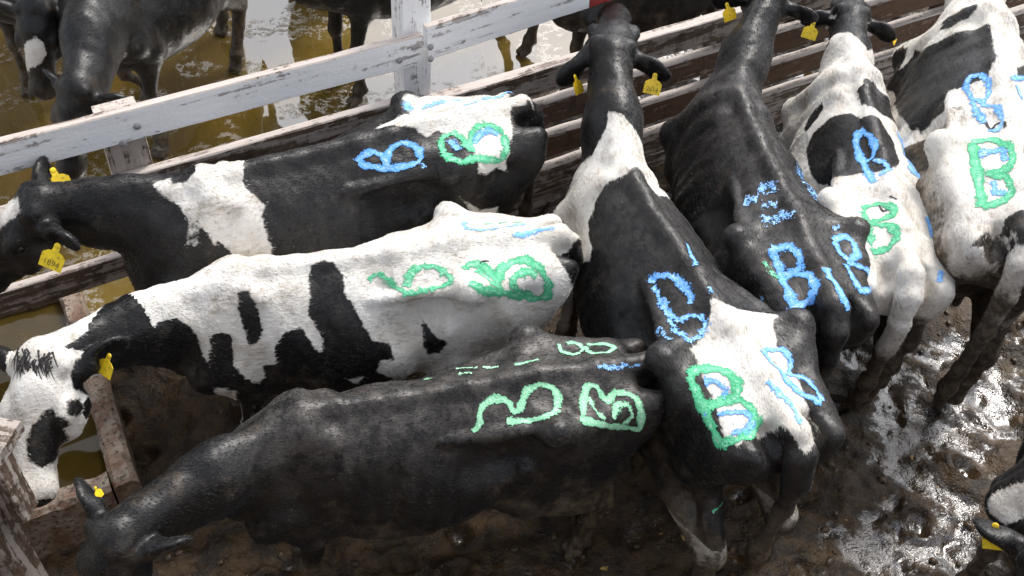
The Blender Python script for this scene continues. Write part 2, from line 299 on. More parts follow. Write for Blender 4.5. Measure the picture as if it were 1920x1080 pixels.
# far gate posts of the flooded pen, left edge
# ---------------------------------------------------------------- drinking trough at the left
def trough():
    T = tag(empty('water_trough', (-1.60, 2.43, 0)), 'low concrete water trough full of brown water under the cows\' heads on the left', 'trough')
    T.rotation_euler = (0, 0, math.atan2(1.21, -0.70)-math.pi/2)      # local y runs up the trough's long right side
    W, L, Hh, th = 0.95, 1.42, 0.34, 0.11
    def wall(name, a, b, w):                                       # wall along a-b, rim bevelled and chipped
        a = np.array(a); b = np.array(b); d = b-a; ln = np.hypot(*d); d = d/ln; nrm = np.array([-d[1], d[0]]); V = []; F = []; n = 14
        prof = [(-w/2, -0.1), (-w/2, Hh-0.02), (-w/2+0.02, Hh), (w/2-0.02, Hh), (w/2, Hh-0.02), (w/2, -0.1)]
        for i in range(n+1):
            for (p, z) in prof:
                e = rng.normal(0, 0.004, 2); q = a+d*ln*i/n+nrm*(p+e[0]); V.append((q[0], q[1], z+(e[1] if z > 0 else 0)))
        for i in range(n):
            for j in range(5): F.append((i*6+j, (i+1)*6+j, (i+1)*6+j+1, i*6+j+1))
        F.append(tuple(range(6))); F.append(tuple(n*6+5-j for j in range(6)))
        return mesh_obj(name, V, F, CONCRETE, T)
    wall('trough_wall', (-th/2, 0), (-th/2, L), th); wall('trough_wall', (-W+th/2, 0), (-W+th/2, L), th)
    wall('trough_wall', (-W+th+.002, th/2), (-th-.002, th/2), th); wall('trough_wall', (-W+th+.002, L-th/2), (-th-.002, L-th/2), th)
    mesh_obj('trough_water', [(-W+th-.02, th-.02, 0.27), (-th+.02, th-.02, 0.27), (-th+.02, L-th+.02, 0.27), (-W+th-.02, L-th+.02, 0.27)], [(0, 1, 2, 3)], TROUGH_WATER, T)
trough()

def weathered_post():
    """thick near post at the left edge: bleached, split, stained at the head"""
    P = tag(empty('fence_post', (-1.84, 1.90, 0)), 'weathered grey white post with dark stained top in the bottom left corner', 'post')
    board('post_timber', (-1.80, 1.86, 1.20), (-1.80, 1.86, -0.2), 0.20, 0.14, GREY_WOOD, P, z_dir=(1, -0.1, 0), uneven=0.0015, seg=8)
    board('side_plank', (-1.72, 1.93, 1.21), (-1.72, 1.93, 0.86), 0.075, 0.10, GREY_WOOD, P, z_dir=(1, -0.1, 0), uneven=0.0015, seg=8)
    c = board('post_cap', (-1.98, 2.00, 1.262), (-1.71, 1.97, 1.255), 0.055, 0.19, GREY_WOOD, P, uneven=0.0015, seg=6); c['label'] = 'dark stained cap'
weathered_post()
def added_shade_wall():  # out of view, added to block sky light from the camera-facing flanks
    """timber wall and walkway added behind the viewer to shade the near flanks of the cows"""
    S = tag(empty('added_shade_wall', (0, -3.0, 0)), 'unseen dark timber wall with a raised walkway, added behind the viewer to shade the cows', 'added_shade_wall')
    for i in range(26):
        x = -7.8+i*0.6; board('added_wall_plank', (x, -3.0+0.01*(i % 2), 3.4), (x, -3.0+0.01*(i % 2), -0.1), 0.595, 0.04, BROWN_WOOD, S, z_dir=(-1, 0, 0), seg=2)
    for k in range(4): board('added_walkway_plank', (-7.8, -2.8+k*0.26, 2.5), (7.8, -2.8+k*0.26, 2.5), 0.05, 0.24, GREY_WOOD, S, seg=4)
added_shade_wall()

def added_dark_wall():  # out of view, added so the flood water reflects something dark
    """tall board wall added on the far left of the flooded pen to darken what the water mirrors"""
    B = tag(empty('added_dark_wall', (-9.0, 11.5, 0)), 'unseen tall dark board wall, added beyond the flooded pen on the left to darken the water reflections', 'added_dark_wall')
    for i in range(17):
        x = -14.0+i*0.6; board('added_wall_plank', (x, 11.5+0.012*(i % 2), 8.2), (x, 11.5+0.012*(i % 2), -0.2), 0.595, 0.04, BROWN_WOOD, B, z_dir=(-1, 0, 0), seg=2)
    board('added_roof', (-14.8, 12.6, 8.9), (-4.2, 12.6, 8.9), 0.12, 3.6, GREY_WOOD, B, seg=4)
added_dark_wall()

def scatter(name, label, n, size, mat, region, flat, seed):
    """small loose bits lying on the mud, joined: nobody could count them"""
    rg = np.random.default_rng(seed); mud = bpy.data.objects['mud'].data; co = np.empty(len(mud.vertices)*3, np.float32); mud.vertices.foreach_get('co', co); co = co.reshape(-1, 3)
    ok = np.nonzero((co[:, 0] > region[0]) & (co[:, 0] < region[1]) & (co[:, 1] > region[2]) & (co[:, 1] < region[3]))[0]; V = []; F = []
    for i in rg.choice(ok, n):
        s = size*rg.uniform(0.4, 1.5); a = rg.uniform(0, 6.28); el = rg.uniform(1.0, 3.0) if flat else rg.uniform(0.8, 1.5); b0 = len(V); k = 7
        for zz, rr in ((0.0, 0.9), (0.55, 0.75), (0.85, 0.3)):
            for j in range(k):
                r_ = s*rr*rg.uniform(0.7, 1.25); x = r_*el*math.cos(j*2*math.pi/k); y = r_*math.sin(j*2*math.pi/k)
                V.append((co[i, 0]+x*math.cos(a)-y*math.sin(a), co[i, 1]+x*math.sin(a)+y*math.cos(a), co[i, 2]-0.003+zz*s*(0.25 if flat else 0.8)))
        for q in range(2):
            for j in range(k): F.append((b0+q*k+j, b0+q*k+(j+1) % k, b0+(q+1)*k+(j+1) % k, b0+(q+1)*k+j))
        F.append(tuple(b0+2*k+j for j in range(k)))
    tag(mesh_obj(name, V, F, mat, None, not flat), label, kind='stuff')
scatter('mud_clods', 'small clods of mud and dung scattered over the wet mud', 900, 0.017, MUD_CLOD, (-1.5, 4.2, 0.9, 5.0), False, 5)
scatter('straw_bits', 'ochre bits of straw and husk trodden into the mud', 130, 0.009, STRAW, (-1.2, 4.2, 0.9, 5.0), True, 8)

# ---------------------------------------------------------------- cow bodies: one implicit surface per animal
V3 = lambda *a: np.array(a, np.float32)
def unit(v):
    v = np.asarray(v, np.float64); return (v/np.linalg.norm(v)).astype(np.float32)
class Field:
    def __init__(s, lo, hi, dx):
        s.lo = np.array(lo, np.float32); s.dx = np.float32(dx)
        s.n = np.ceil((np.array(hi)-s.lo)/dx).astype(int)+1
        s.ax = [(s.lo[i]+dx*np.arange(s.n[i])).astype(np.float32) for i in range(3)]
        s.f = np.full(s.n, 0.3, np.float32)
    def box(s, lo, hi):
        a = [max(0, int((lo[i]-s.lo[i])/s.dx)) for i in range(3)]
        b = [min(int(s.n[i]), int((hi[i]-s.lo[i])/s.dx)+2) for i in range(3)]
        if any(b[i] <= a[i] for i in range(3)): return None
        sl = tuple(slice(a[i], b[i]) for i in range(3))
        return sl, s.ax[0][sl[0]][:, None, None], s.ax[1][sl[1]][None, :, None], s.ax[2][sl[2]][None, None, :]
    def put(s, lo, hi, fn, k, cut=False):
        m = k+0.03
        r = s.box(np.array(lo)-m, np.array(hi)+m)
        if r is None: return
        sl, X, Y, Z = r
        g = fn(X, Y, Z); f = s.f[sl]
        if cut:
            h = np.clip(0.5-0.5*(f+g)/k, 0, 1); s.f[sl] = f*(1-h)+(-g)*h+k*h*(1-h)
        else:
            h = np.clip(0.5+0.5*(g-f)/k, 0, 1); s.f[sl] = f*h+g*(1-h)-k*h*(1-h)
    def cone(s, a, b, ra, rb, k=0.04, side=(0, 1, 0), ws=1.0, wu=1.0, cut=False):
        a = V3(*a); b = V3(*b); L = float(np.linalg.norm(b-a))+1e-6; w = (b-a)/L
        sd = np.array(side, np.float32); sd = unit(sd-w*float(sd@w)); up = np.cross(w, sd)
        R = max(ra, rb)*max(ws, wu)
        def fn(X, Y, Z):
            x = X-a[0]; y = Y-a[1]; z = Z-a[2]
            l = x*w[0]+y*w[1]+z*w[2]; p = (x*sd[0]+y*sd[1]+z*sd[2])/ws; q = (x*up[0]+y*up[1]+z*up[2])/wu
            t = np.clip(l/L, 0, 1); e = l-t*L
            return (np.sqrt(p*p+q*q+e*e)-(ra+(rb-ra)*t))*min(1.0, ws, wu)
        s.put(np.minimum(a, b)-R, np.maximum(a, b)+R, fn, k, cut)
    def chain(s, pts, k=0.03, **kw):
        for (a, ra), (b, rb) in zip(pts[:-1], pts[1:]): s.cone(a, b, ra, rb, k, **kw)
    def ell(s, c, r, k=0.04, axes=None, cut=False):
        c = V3(*c); r = V3(*r); A = np.eye(3, dtype=np.float32) if axes is None else np.array(axes, np.float32)
        def fn(X, Y, Z):
            x = X-c[0]; y = Y-c[1]; z = Z-c[2]
            q = [(x*A[i][0]+y*A[i][1]+z*A[i][2])/r[i] for i in range(3)]
            k0 = np.sqrt(q[0]**2+q[1]**2+q[2]**2); k1 = np.sqrt((q[0]/r[0])**2+(q[1]/r[1])**2+(q[2]/r[2])**2)+1e-6
            return k0*(k0-1)/k1
        R = float(max(r)) if axes is not None else r
        s.put(c-R, c+R, fn, k, cut)
    def surface(s):
        f = s.f; ins = f < 0
        c = [ins[i:f.shape[0]-1+i, j:f.shape[1]-1+j, k:f.shape[2]-1+k] for i in (0, 1) for j in (0, 1) for k in (0, 1)]
        cnt = sum(x.astype(np.int8) for x in c)
        I = np.argwhere((cnt > 0) & (cnt < 8)); N = len(I)
        ids = np.full(np.array(f.shape)-1, -1, np.int32); ids[I[:, 0], I[:, 1], I[:, 2]] = np.arange(N)
        off = np.array([(i, j, k) for i in (0, 1) for j in (0, 1) for k in (0, 1)])
        val = np.stack([f[I[:, 0]+o[0], I[:, 1]+o[1], I[:, 2]+o[2]] for o in off], 1)
        acc = np.zeros((N, 3)); num = np.zeros(N)
        for p in range(8):
            for q in range(p+1, 8):
                if np.abs(off[p]-off[q]).sum() != 1: continue
                m = (val[:, p] < 0) != (val[:, q] < 0)
                t = val[m, p]/(val[m, p]-val[m, q])
                acc[m] += off[p]+t[:, None]*(off[q]-off[p]); num[m] += 1
        V = s.lo+s.dx*(I+acc/num[:, None])
        F = []
        for ax in range(3):
            o1, o2 = [(1, 2), (2, 0), (0, 1)][ax]
            sl0 = [slice(None)]*3; sl1 = [slice(None)]*3
            sl0[ax] = slice(0, -1); sl1[ax] = slice(1, None)
            a = ins[tuple(sl0)]; b = ins[tuple(sl1)]
            E = np.argwhere(a != b); ok = (E[:, o1] > 0) & (E[:, o2] > 0) & (E[:, o1] < ids.shape[o1]) & (E[:, o2] < ids.shape[o2]); E = E[ok]
            sg = a[E[:, 0], E[:, 1], E[:, 2]]
            def cell(d1, d2):
                Q = E.copy(); Q[:, o1] += d1; Q[:, o2] += d2; return ids[Q[:, 0], Q[:, 1], Q[:, 2]]
            q = np.stack([cell(-1, -1), cell(0, -1), cell(0, 0), cell(-1, 0)], 1)
            q[~sg] = q[~sg][:, ::-1]; F.append(q)
        F = np.concatenate(F); F = F[(F >= 0).all(1)]
        return V.astype(np.float32), F

TX = [-0.53, -0.42, -0.22, 0.00, 0.15, 0.35, 0.60, 0.85, 1.02, 1.18, 1.32]
TOP = [1.16, 1.25, 1.285, 1.300, 1.295, 1.285, 1.285, 1.30, 1.315, 1.23, 1.10]
BOT = [1.00, 0.90, 0.78, 0.68, 0.59, 0.53, 0.50, 0.53, 0.58, 0.66, 0.78]
WID = [0.135, 0.185, 0.215, 0.240, 0.260, 0.315, 0.335, 0.29, 0.235, 0.185, 0.12]
MID = [1.10, 1.09, 1.08, 1.02, 0.93, 0.86, 0.84, 0.86, 0.90, 0.93, 0.94]
UPE = [2.0, 1.8, 1.7, 1.6, 1.5, 1.5, 1.6, 1.65, 1.65, 1.9, 2.0]
SPINE = [(-0.44, 1.265), (-0.25, 1.292), (0.0, 1.305), (0.3, 1.295), (0.6, 1.292), (0.85, 1.31), (1.0, 1.325), (1.1, 1.30)]
def smooth_interp(x, xs, ys):
    d = 0.035
    return (np.interp(x-d, xs, ys)+np.interp(x, xs, ys)+np.interp(x+d, xs, ys))/3
HEADX = 0.47
def head_axes(poll, muz, roll=0.0):
    w = unit(muz-poll); up = V3(0, 0, 1) if abs(w[2]) < 0.9 else V3(1, 0, 0)
    s = unit(np.cross(up, w)); n = unit(np.cross(w, s))
    if roll: s, n = np.cos(roll)*s+np.sin(roll)*n, -np.sin(roll)*s+np.cos(roll)*n
    return w, s.astype(np.float32), n.astype(np.float32)
def cow_surface(sp, dx=0.014):
    """sp: local spec, metres of a cow 1.31 m at the withers; x forward, z up, hooves at z=0"""
    poll = V3(*sp['poll']); w, sd, n = head_axes(poll, V3(*sp['muzzle']), sp.get('roll', 0)); fat = sp.get('fat', 1.0)
    q = sp.get('hs', 1.12); muz = poll+w*HEADX*q
    H = lambda a, b, c: poll+(w*a+sd*b+n*c)*q                                   # head frame: along, left, forehead side
    pts = np.array([poll-0.28, poll+0.28, muz-0.2, muz+0.2])
    lo = np.minimum([-0.78, -0.42*max(1, fat), -0.02], pts.min(0)); hi = np.maximum([1.45, 0.42*max(1, fat), 1.40], pts.max(0))
    F = Field(lo, hi, dx)
    def torso(X, Y, Z):
        xs = X[:, 0, 0]; g = [smooth_interp(xs, TX, a)[:, None, None].astype(np.float32) for a in (TOP, BOT, WID, MID, UPE)]
        zt, zb, wd, zm, pe = g
        wd = wd*(1+(fat-1)*np.clip((X+0.1)/0.4, 0, 1))
        rib = np.clip((X-0.32)/0.1, 0, 1)*np.clip((0.98-X)/0.15, 0, 1)*np.clip((1.2-Z)/0.12, 0, 1)*np.clip((Z-0.62)/0.15, 0, 1)
        wd = wd*(1+sp.get('rib', 0.004)*rib*np.sin((X+0.22*(Z-0.9))*2*np.pi/0.088))
        u = np.where(Z > zm, (Z-zm)/(zt-zm), (zm-Z)/(zm-zb)); v = np.abs(Y)/wd
        pe = np.where(Z > zm, pe, 2.1)
        r = np.maximum((u**pe+v**pe)**(1/pe), 1e-3)
        d = np.sqrt(Y*Y+(Z-zm)**2)*(1-1/r)
        e = np.maximum(TX[0]-X, X-TX[-1])
        return np.where(e > -0.04, np.maximum(d, e)+np.clip(0.04-np.abs(d-e), 0, 1)**2*4, d)*0.9
    F.put([-0.56, -0.40, 0.48], [1.34, 0.40, 1.34], torso, 0.02)
    F.chain([((x, 0, z-0.018), 0.032) for x, z in SPINE], k=0.045)
    for x in np.arange(-0.05, 1.0, 0.075): F.ell((x, 0, np.interp(x, *zip(*SPINE))-0.012), (0.024, 0.016, 0.016), 0.035)
    F.ell((0.12, 0, 1.20), (0.26, 0.185, 0.055), 0.07); F.ell((-0.20, 0, 1.19), (0.28, 0.165, 0.06), 0.07)
    legs = sp.get('legs', [0, 0, 0, 0])                                       # forward shift of feet: FL FR HL HR
    HK = sp.get('hook', 0.262)
    for s in (1, -1):
        o = 0 if s > 0 else 1
        F.ell((0.22, s*0.295, 1.09), (0.18, 0.11, 0.11), 0.09, cut=True)      # hollow of the flank
        F.ell((-0.25, s*0.235, 1.22), (0.15, 0.09, 0.075), 0.06, cut=True)      # hollow between hook and pin
        F.cone((0.05, s*0.13, 1.205), (-0.005, s*HK, 1.232), 0.040, 0.042, 0.045); F.ell((-0.012, s*(HK+0.004), 1.235), (0.055, 0.036, 0.045), 0.03)  # hook bone
        F.cone((-0.02, s*(HK-0.01), 1.21), (-0.40, s*0.150, 1.15), 0.045, 0.06, 0.07)
        F.ell((-0.50, s*0.150, 1.165), (0.06, 0.05, 0.055), 0.045)               # pin bone
        F.ell((-0.52, s*0.082, 1.21), (0.095, 0.036, 0.075), 0.03, cut=True)   # pit beside the tail head
        F.cone((0.44, s*0.165, 1.165), (0.04, s*0.215, 1.205), 0.018, 0.032, 0.035)   # loin edge
        F.cone((1.00, s*0.075, 1.265), (1.20, s*0.215, 0.88), 0.045, 0.085, 0.06)  # shoulder blade
        F.cone((0.89, s*0.115, 1.215), (1.02, s*0.215, 0.78), 0.04, 0.09, 0.06)
        F.cone((-0.10, s*0.165, 1.05), (0.07, s*0.205, 0.72), 0.16, 0.105, 0.08, ws=0.8)   # thigh
        F.cone((-0.42, s*0.15, 1.06), (-0.20, s*0.18, 0.68), 0.11, 0.085, 0.07, ws=0.8)
        F.cone((-0.25, s*0.155, 0.98), (-0.08, s*0.185, 0.72), 0.135, 0.10, 0.07, ws=0.75)
        h = legs[2+o]; kn = (0.06+h*0.5, s*0.195, 0.70); hk = (-0.33+h*0.8, s*0.165, 0.46)
        fx = -0.27+h
        F.cone(kn, hk, 0.108, 0.060, 0.06); F.cone((-0.25+h*.3, s*0.15, 0.75), (hk[0]-0.035, hk[1], hk[2]+0.06), 0.06, 0.024, 0.05)
        F.ell((hk[0]-0.02, hk[1], hk[2]), (0.054, 0.042, 0.06), 0.03)
        F.chain([((hk[0], hk[1], hk[2]), 0.044), ((hk[0]*0.5+fx*0.5-0.012, s*0.165, 0.30), 0.035), ((fx, s*0.165, 0.14), 0.036), ((fx+0.01, s*0.165, 0.115), 0.042), ((fx+0.035, s*0.165, 0.06), 0.035)], 0.02)
        for t in (1, -1):
            F.cone((fx+0.03, s*0.165+t*0.024, 0.05), (fx+0.075, s*0.165+t*0.026, 0.022), 0.03, 0.025, 0.012)
        F.ell((fx-0.03, s*0.165, 0.10), (0.018, 0.035, 0.02), 0.015)
        h = legs[o]; el = (1.01, s*0.175, 0.72); kx = 1.05+h*0.6; fx = 1.04+h
        F.cone((1.10, s*0.18, 0.86), el, 0.105, 0.08, 0.07); F.cone(el, (kx, s*0.16, 0.40), 0.07, 0.042, 0.05)
        F.ell((kx+0.008, s*0.16, 0.39), (0.044, 0.04, 0.06), 0.03)
        F.chain([((kx, s*0.16, 0.38), 0.036), ((fx+0.005, s*0.16, 0.22), 0.029), ((fx, s*0.16, 0.14), 0.031), ((fx+0.01, s*0.16, 0.115), 0.042), ((fx+0.035, s*0.16, 0.06), 0.035)], 0.02)
        for t in (1, -1):
            F.cone((fx+0.03, s*0.16+t*0.024, 0.05), (fx+0.08, s*0.16+t*0.026, 0.022), 0.031, 0.025, 0.012)
        F.ell((fx-0.03, s*0.16, 0.10), (0.018, 0.035, 0.02), 0.015)
    for s in (1, -1): F.cone((0.10, s*0.255, 0.98), (0.16, s*0.215, 0.70), 0.022, 0.03, 0.06)      # fold of skin at the flank
    # neck: deep oval, crest on top, dewlap below
    nb = V3(1.10, 0, 1.06); mid = nb*0.5+(poll-n*0.09-w*0.02)*0.5+V3(0, 0, 0.015); end = poll-n*0.085+w*0.03
    nk = sp.get('nk', 1.0)
    F.cone(nb, mid, 0.205, 0.155*nk, 0.10, ws=0.74); F.cone(mid, end, 0.155*nk, 0.115*nk, 0.07, ws=0.76, side=tuple(sd+V3(0, .8, 0)))
    F.chain([((1.0, 0, 1.27), 0.05), (tuple(mid+V3(-0.01, 0, 0.12)), 0.036), (tuple(poll-n*0.02), 0.045)], 0.06)
    F.cone((1.28, 0, 0.86), tuple(end*0.45+V3(*nb)*0.55-V3(0, 0, 0.19)), 0.055, 0.03, 0.08, ws=0.6)
    F.ell((1.25, 0, 0.86), (0.12, 0.16, 0.15), 0.08)
    # head
    ax = [w, sd, n]
    EL = lambda c, r, k, a, cut=False: F.ell(c, tuple(x*q for x in r), k, a, cut)
    CN = lambda a, b, ra, rb, k, **kw: F.cone(a, b, ra*q, rb*q, k, **kw)
    EL(H(0.085, 0, -0.05), (0.135, 0.098, 0.095), 0.04, ax)
    CN(H(0.12, 0, -0.045), H(0.38, 0, -0.05), 0.088, 0.058, 0.04, side=tuple(sd), ws=0.95, wu=1.0)
    CN(H(0.10, 0, -0.13), H(0.37, 0, -0.105), 0.075, 0.045, 0.05, side=tuple(sd), ws=0.72)
    EL(H(0.405, 0, -0.065), (0.065, 0.074, 0.062), 0.03, ax)
    EL(H(0.40, 0, -0.115), (0.055, 0.05, 0.03), 0.02, ax)
    EL(H(-0.005, 0, 0.0), (0.05, 0.062, 0.04), 0.04, ax)
    for s in (1, -1):
        EL(H(0.165, s*0.083, -0.02), (0.05, 0.028, 0.035), 0.03, ax)
        EL(H(0.165, s*0.100, -0.045), (0.024, 0.018, 0.018), 0.012, ax, True)
        EL(H(0.445, s*0.034, -0.045), (0.022, 0.013, 0.014), 0.010, ax, True)
        CN(H(0.15, s*0.06, -0.11), H(0.22, s*0.05, -0.12), 0.06, 0.05, 0.04)
        EL(H(0.02, s*0.07, 0.005), (0.03, 0.024, 0.025), 0.03, ax)
        e = sp.get('ears', [(0, 0), (0, 0)])[0 if s > 0 else 1]               # (backward swing, droop)
        ed = unit(sd*s*1.0-w*(0.30+e[0])-n*(0.10+e[1])); en = unit(w*0.75+n*0.35-ed*float(ed@(w*0.75+n*0.35))); eb = np.cross(ed, en)
        root = H(0.045, s*0.085, -0.055)
        CN(root, root+ed*0.07*q, 0.036, 0.034, 0.02)
        EL(root+ed*0.112*q, (0.078, 0.056, 0.022), 0.02, [ed, eb, en])
        EL(root+(ed*0.122+en*0.020)*q, (0.056, 0.034, 0.020), 0.012, [ed, eb, en], True)
    # tail
    sw = sp.get('tail', 0.0); tb = sp.get('tailx', 0.0)
    tk = sp.get('tk', 1.0)
    tp = [((-0.40, 0, 1.255), 0.045), ((-0.50, 0.01*sw, 1.25), 0.045*tk), ((-0.57-tb, 0.1*sw, 1.18), 0.044*tk), ((-0.60-tb, 0.25*sw, 1.04), 0.038*tk), ((-0.60-tb, 0.5*sw, 0.86), 0.030*tk), ((-0.585-tb, 0.8*sw, 0.68), 0.024), ((-0.575-tb, 0.95*sw, 0.58), 0.034), ((-0.57-tb, sw, 0.46), 0.036), ((-0.57-tb, sw, 0.34), 0.012)]
    F.chain(tp, 0.02)
    if sp.get('udder', 1):
        F.ell((0.02, 0, 0.62), (0.17, 0.13, 0.12), 0.06)
        for a in (0.08, -0.06):
            for s in (1, -1): F.cone((a, s*0.06, 0.53), (a, s*0.065, 0.46), 0.02, 0.012, 0.02)
    I = np.nonzero(np.abs(F.f) < 0.03); P = np.stack([F.ax[i][I[i]] for i in range(3)], 1); rg = np.random.default_rng(sp.get('seed', 3)); d = np.zeros(len(P), np.float32)
    for lam, amp, n in ((0.26, 0.0030, 8), (0.12, 0.0011, 10), (0.055, 0.0005, 10), (0.03, 0.0003, 8)):      # slack skin, muscle and hair relief
        for _ in range(n):
            kv = unit(rg.normal(size=3)*(1.5, 0.9, 0.8))*np.float32(2*np.pi/(lam*rg.uniform(0.8, 1.3))); d += np.float32(amp*0.55)*np.sin(P@kv+np.float32(rg.uniform(0, 6.3)))
    F.f[I] += d
    V, Q = F.surface(); rw = sp.get('rw', 1.0)
    V[:, 1] *= 1+(rw-1)*np.clip((0.40-V[:, 0])/0.4, 0, 1)                       # broader or narrower hindquarters
    return V, Q
def around(sp, V):
    """surface coordinates of the coat: metres along tail-to-poll line and round it; and the same for the head"""
    poll = np.array(sp['poll'], np.float64); w, sd, n = [a.astype(np.float64) for a in head_axes(V3(*poll), V3(*sp['muzzle']), sp.get('roll', 0))]
    C = np.array([(-0.7, 0, 1.0), (0.9, 0, 0.98), (1.12, 0, 1.05), poll-n*0.085+w*0.0]); C = np.vstack([C, C[-1]+(C[-1]-C[-2])*0.8])
    V = np.asarray(V, np.float64); best = np.full(len(V), 1e9); s = np.zeros(len(V)); ph = np.zeros(len(V)); s0 = 0
    for a, b in zip(C[:-1], C[1:]):
        L = np.linalg.norm(b-a); d = (b-a)/L; t = np.clip((V-a)@d, 0, L); r = V-a-t[:, None]*d; D = np.linalg.norm(r, axis=1)
        side = np.cross((0, 0, 1), d); side /= np.linalg.norm(side); up = np.cross(d, side)
        m = D < best; best[m] = D[m]; s[m] = (s0+t)[m]; ph[m] = np.arctan2(r@side, r@up)[m]; s0 += L
    q = (V-poll)/sp.get('hs', 1.12); hs = q@w; hp = np.arctan2(q@sd, q@n+0.06)
    hd = (hs > -0.03-0.2*np.clip(-(q@n)-0.1, 0, 1)) & (np.linalg.norm(q-(w*0.18-n*0.05), axis=1) < 0.42) & (np.abs(q@sd) < 0.13)
    return np.stack([s, ph*0.33], 1), np.stack([hs, hp*0.11], 1), hd
def poly_sd(P, poly):
    """signed distance, positive inside"""
    poly = np.asarray(poly, float); d = np.full(len(P), 1e9); ins = np.zeros(len(P), bool)
    for a, b in zip(poly, np.roll(poly, -1, 0)):
        e = b-a; w = P-a; t = np.clip((w@e)/(e@e+1e-12), 0, 1); d = np.minimum(d, ((w-t[:, None]*e)**2).sum(1))
        c = (a[1] > P[:, 1]) != (b[1] > P[:, 1])
        ins ^= c & (P[:, 0] < (b[0]-a[0])*(P[:, 1]-a[1])/(b[1]-a[1]+1e-12)+a[0])
    return np.sqrt(d)*np.where(ins, 1, -1)

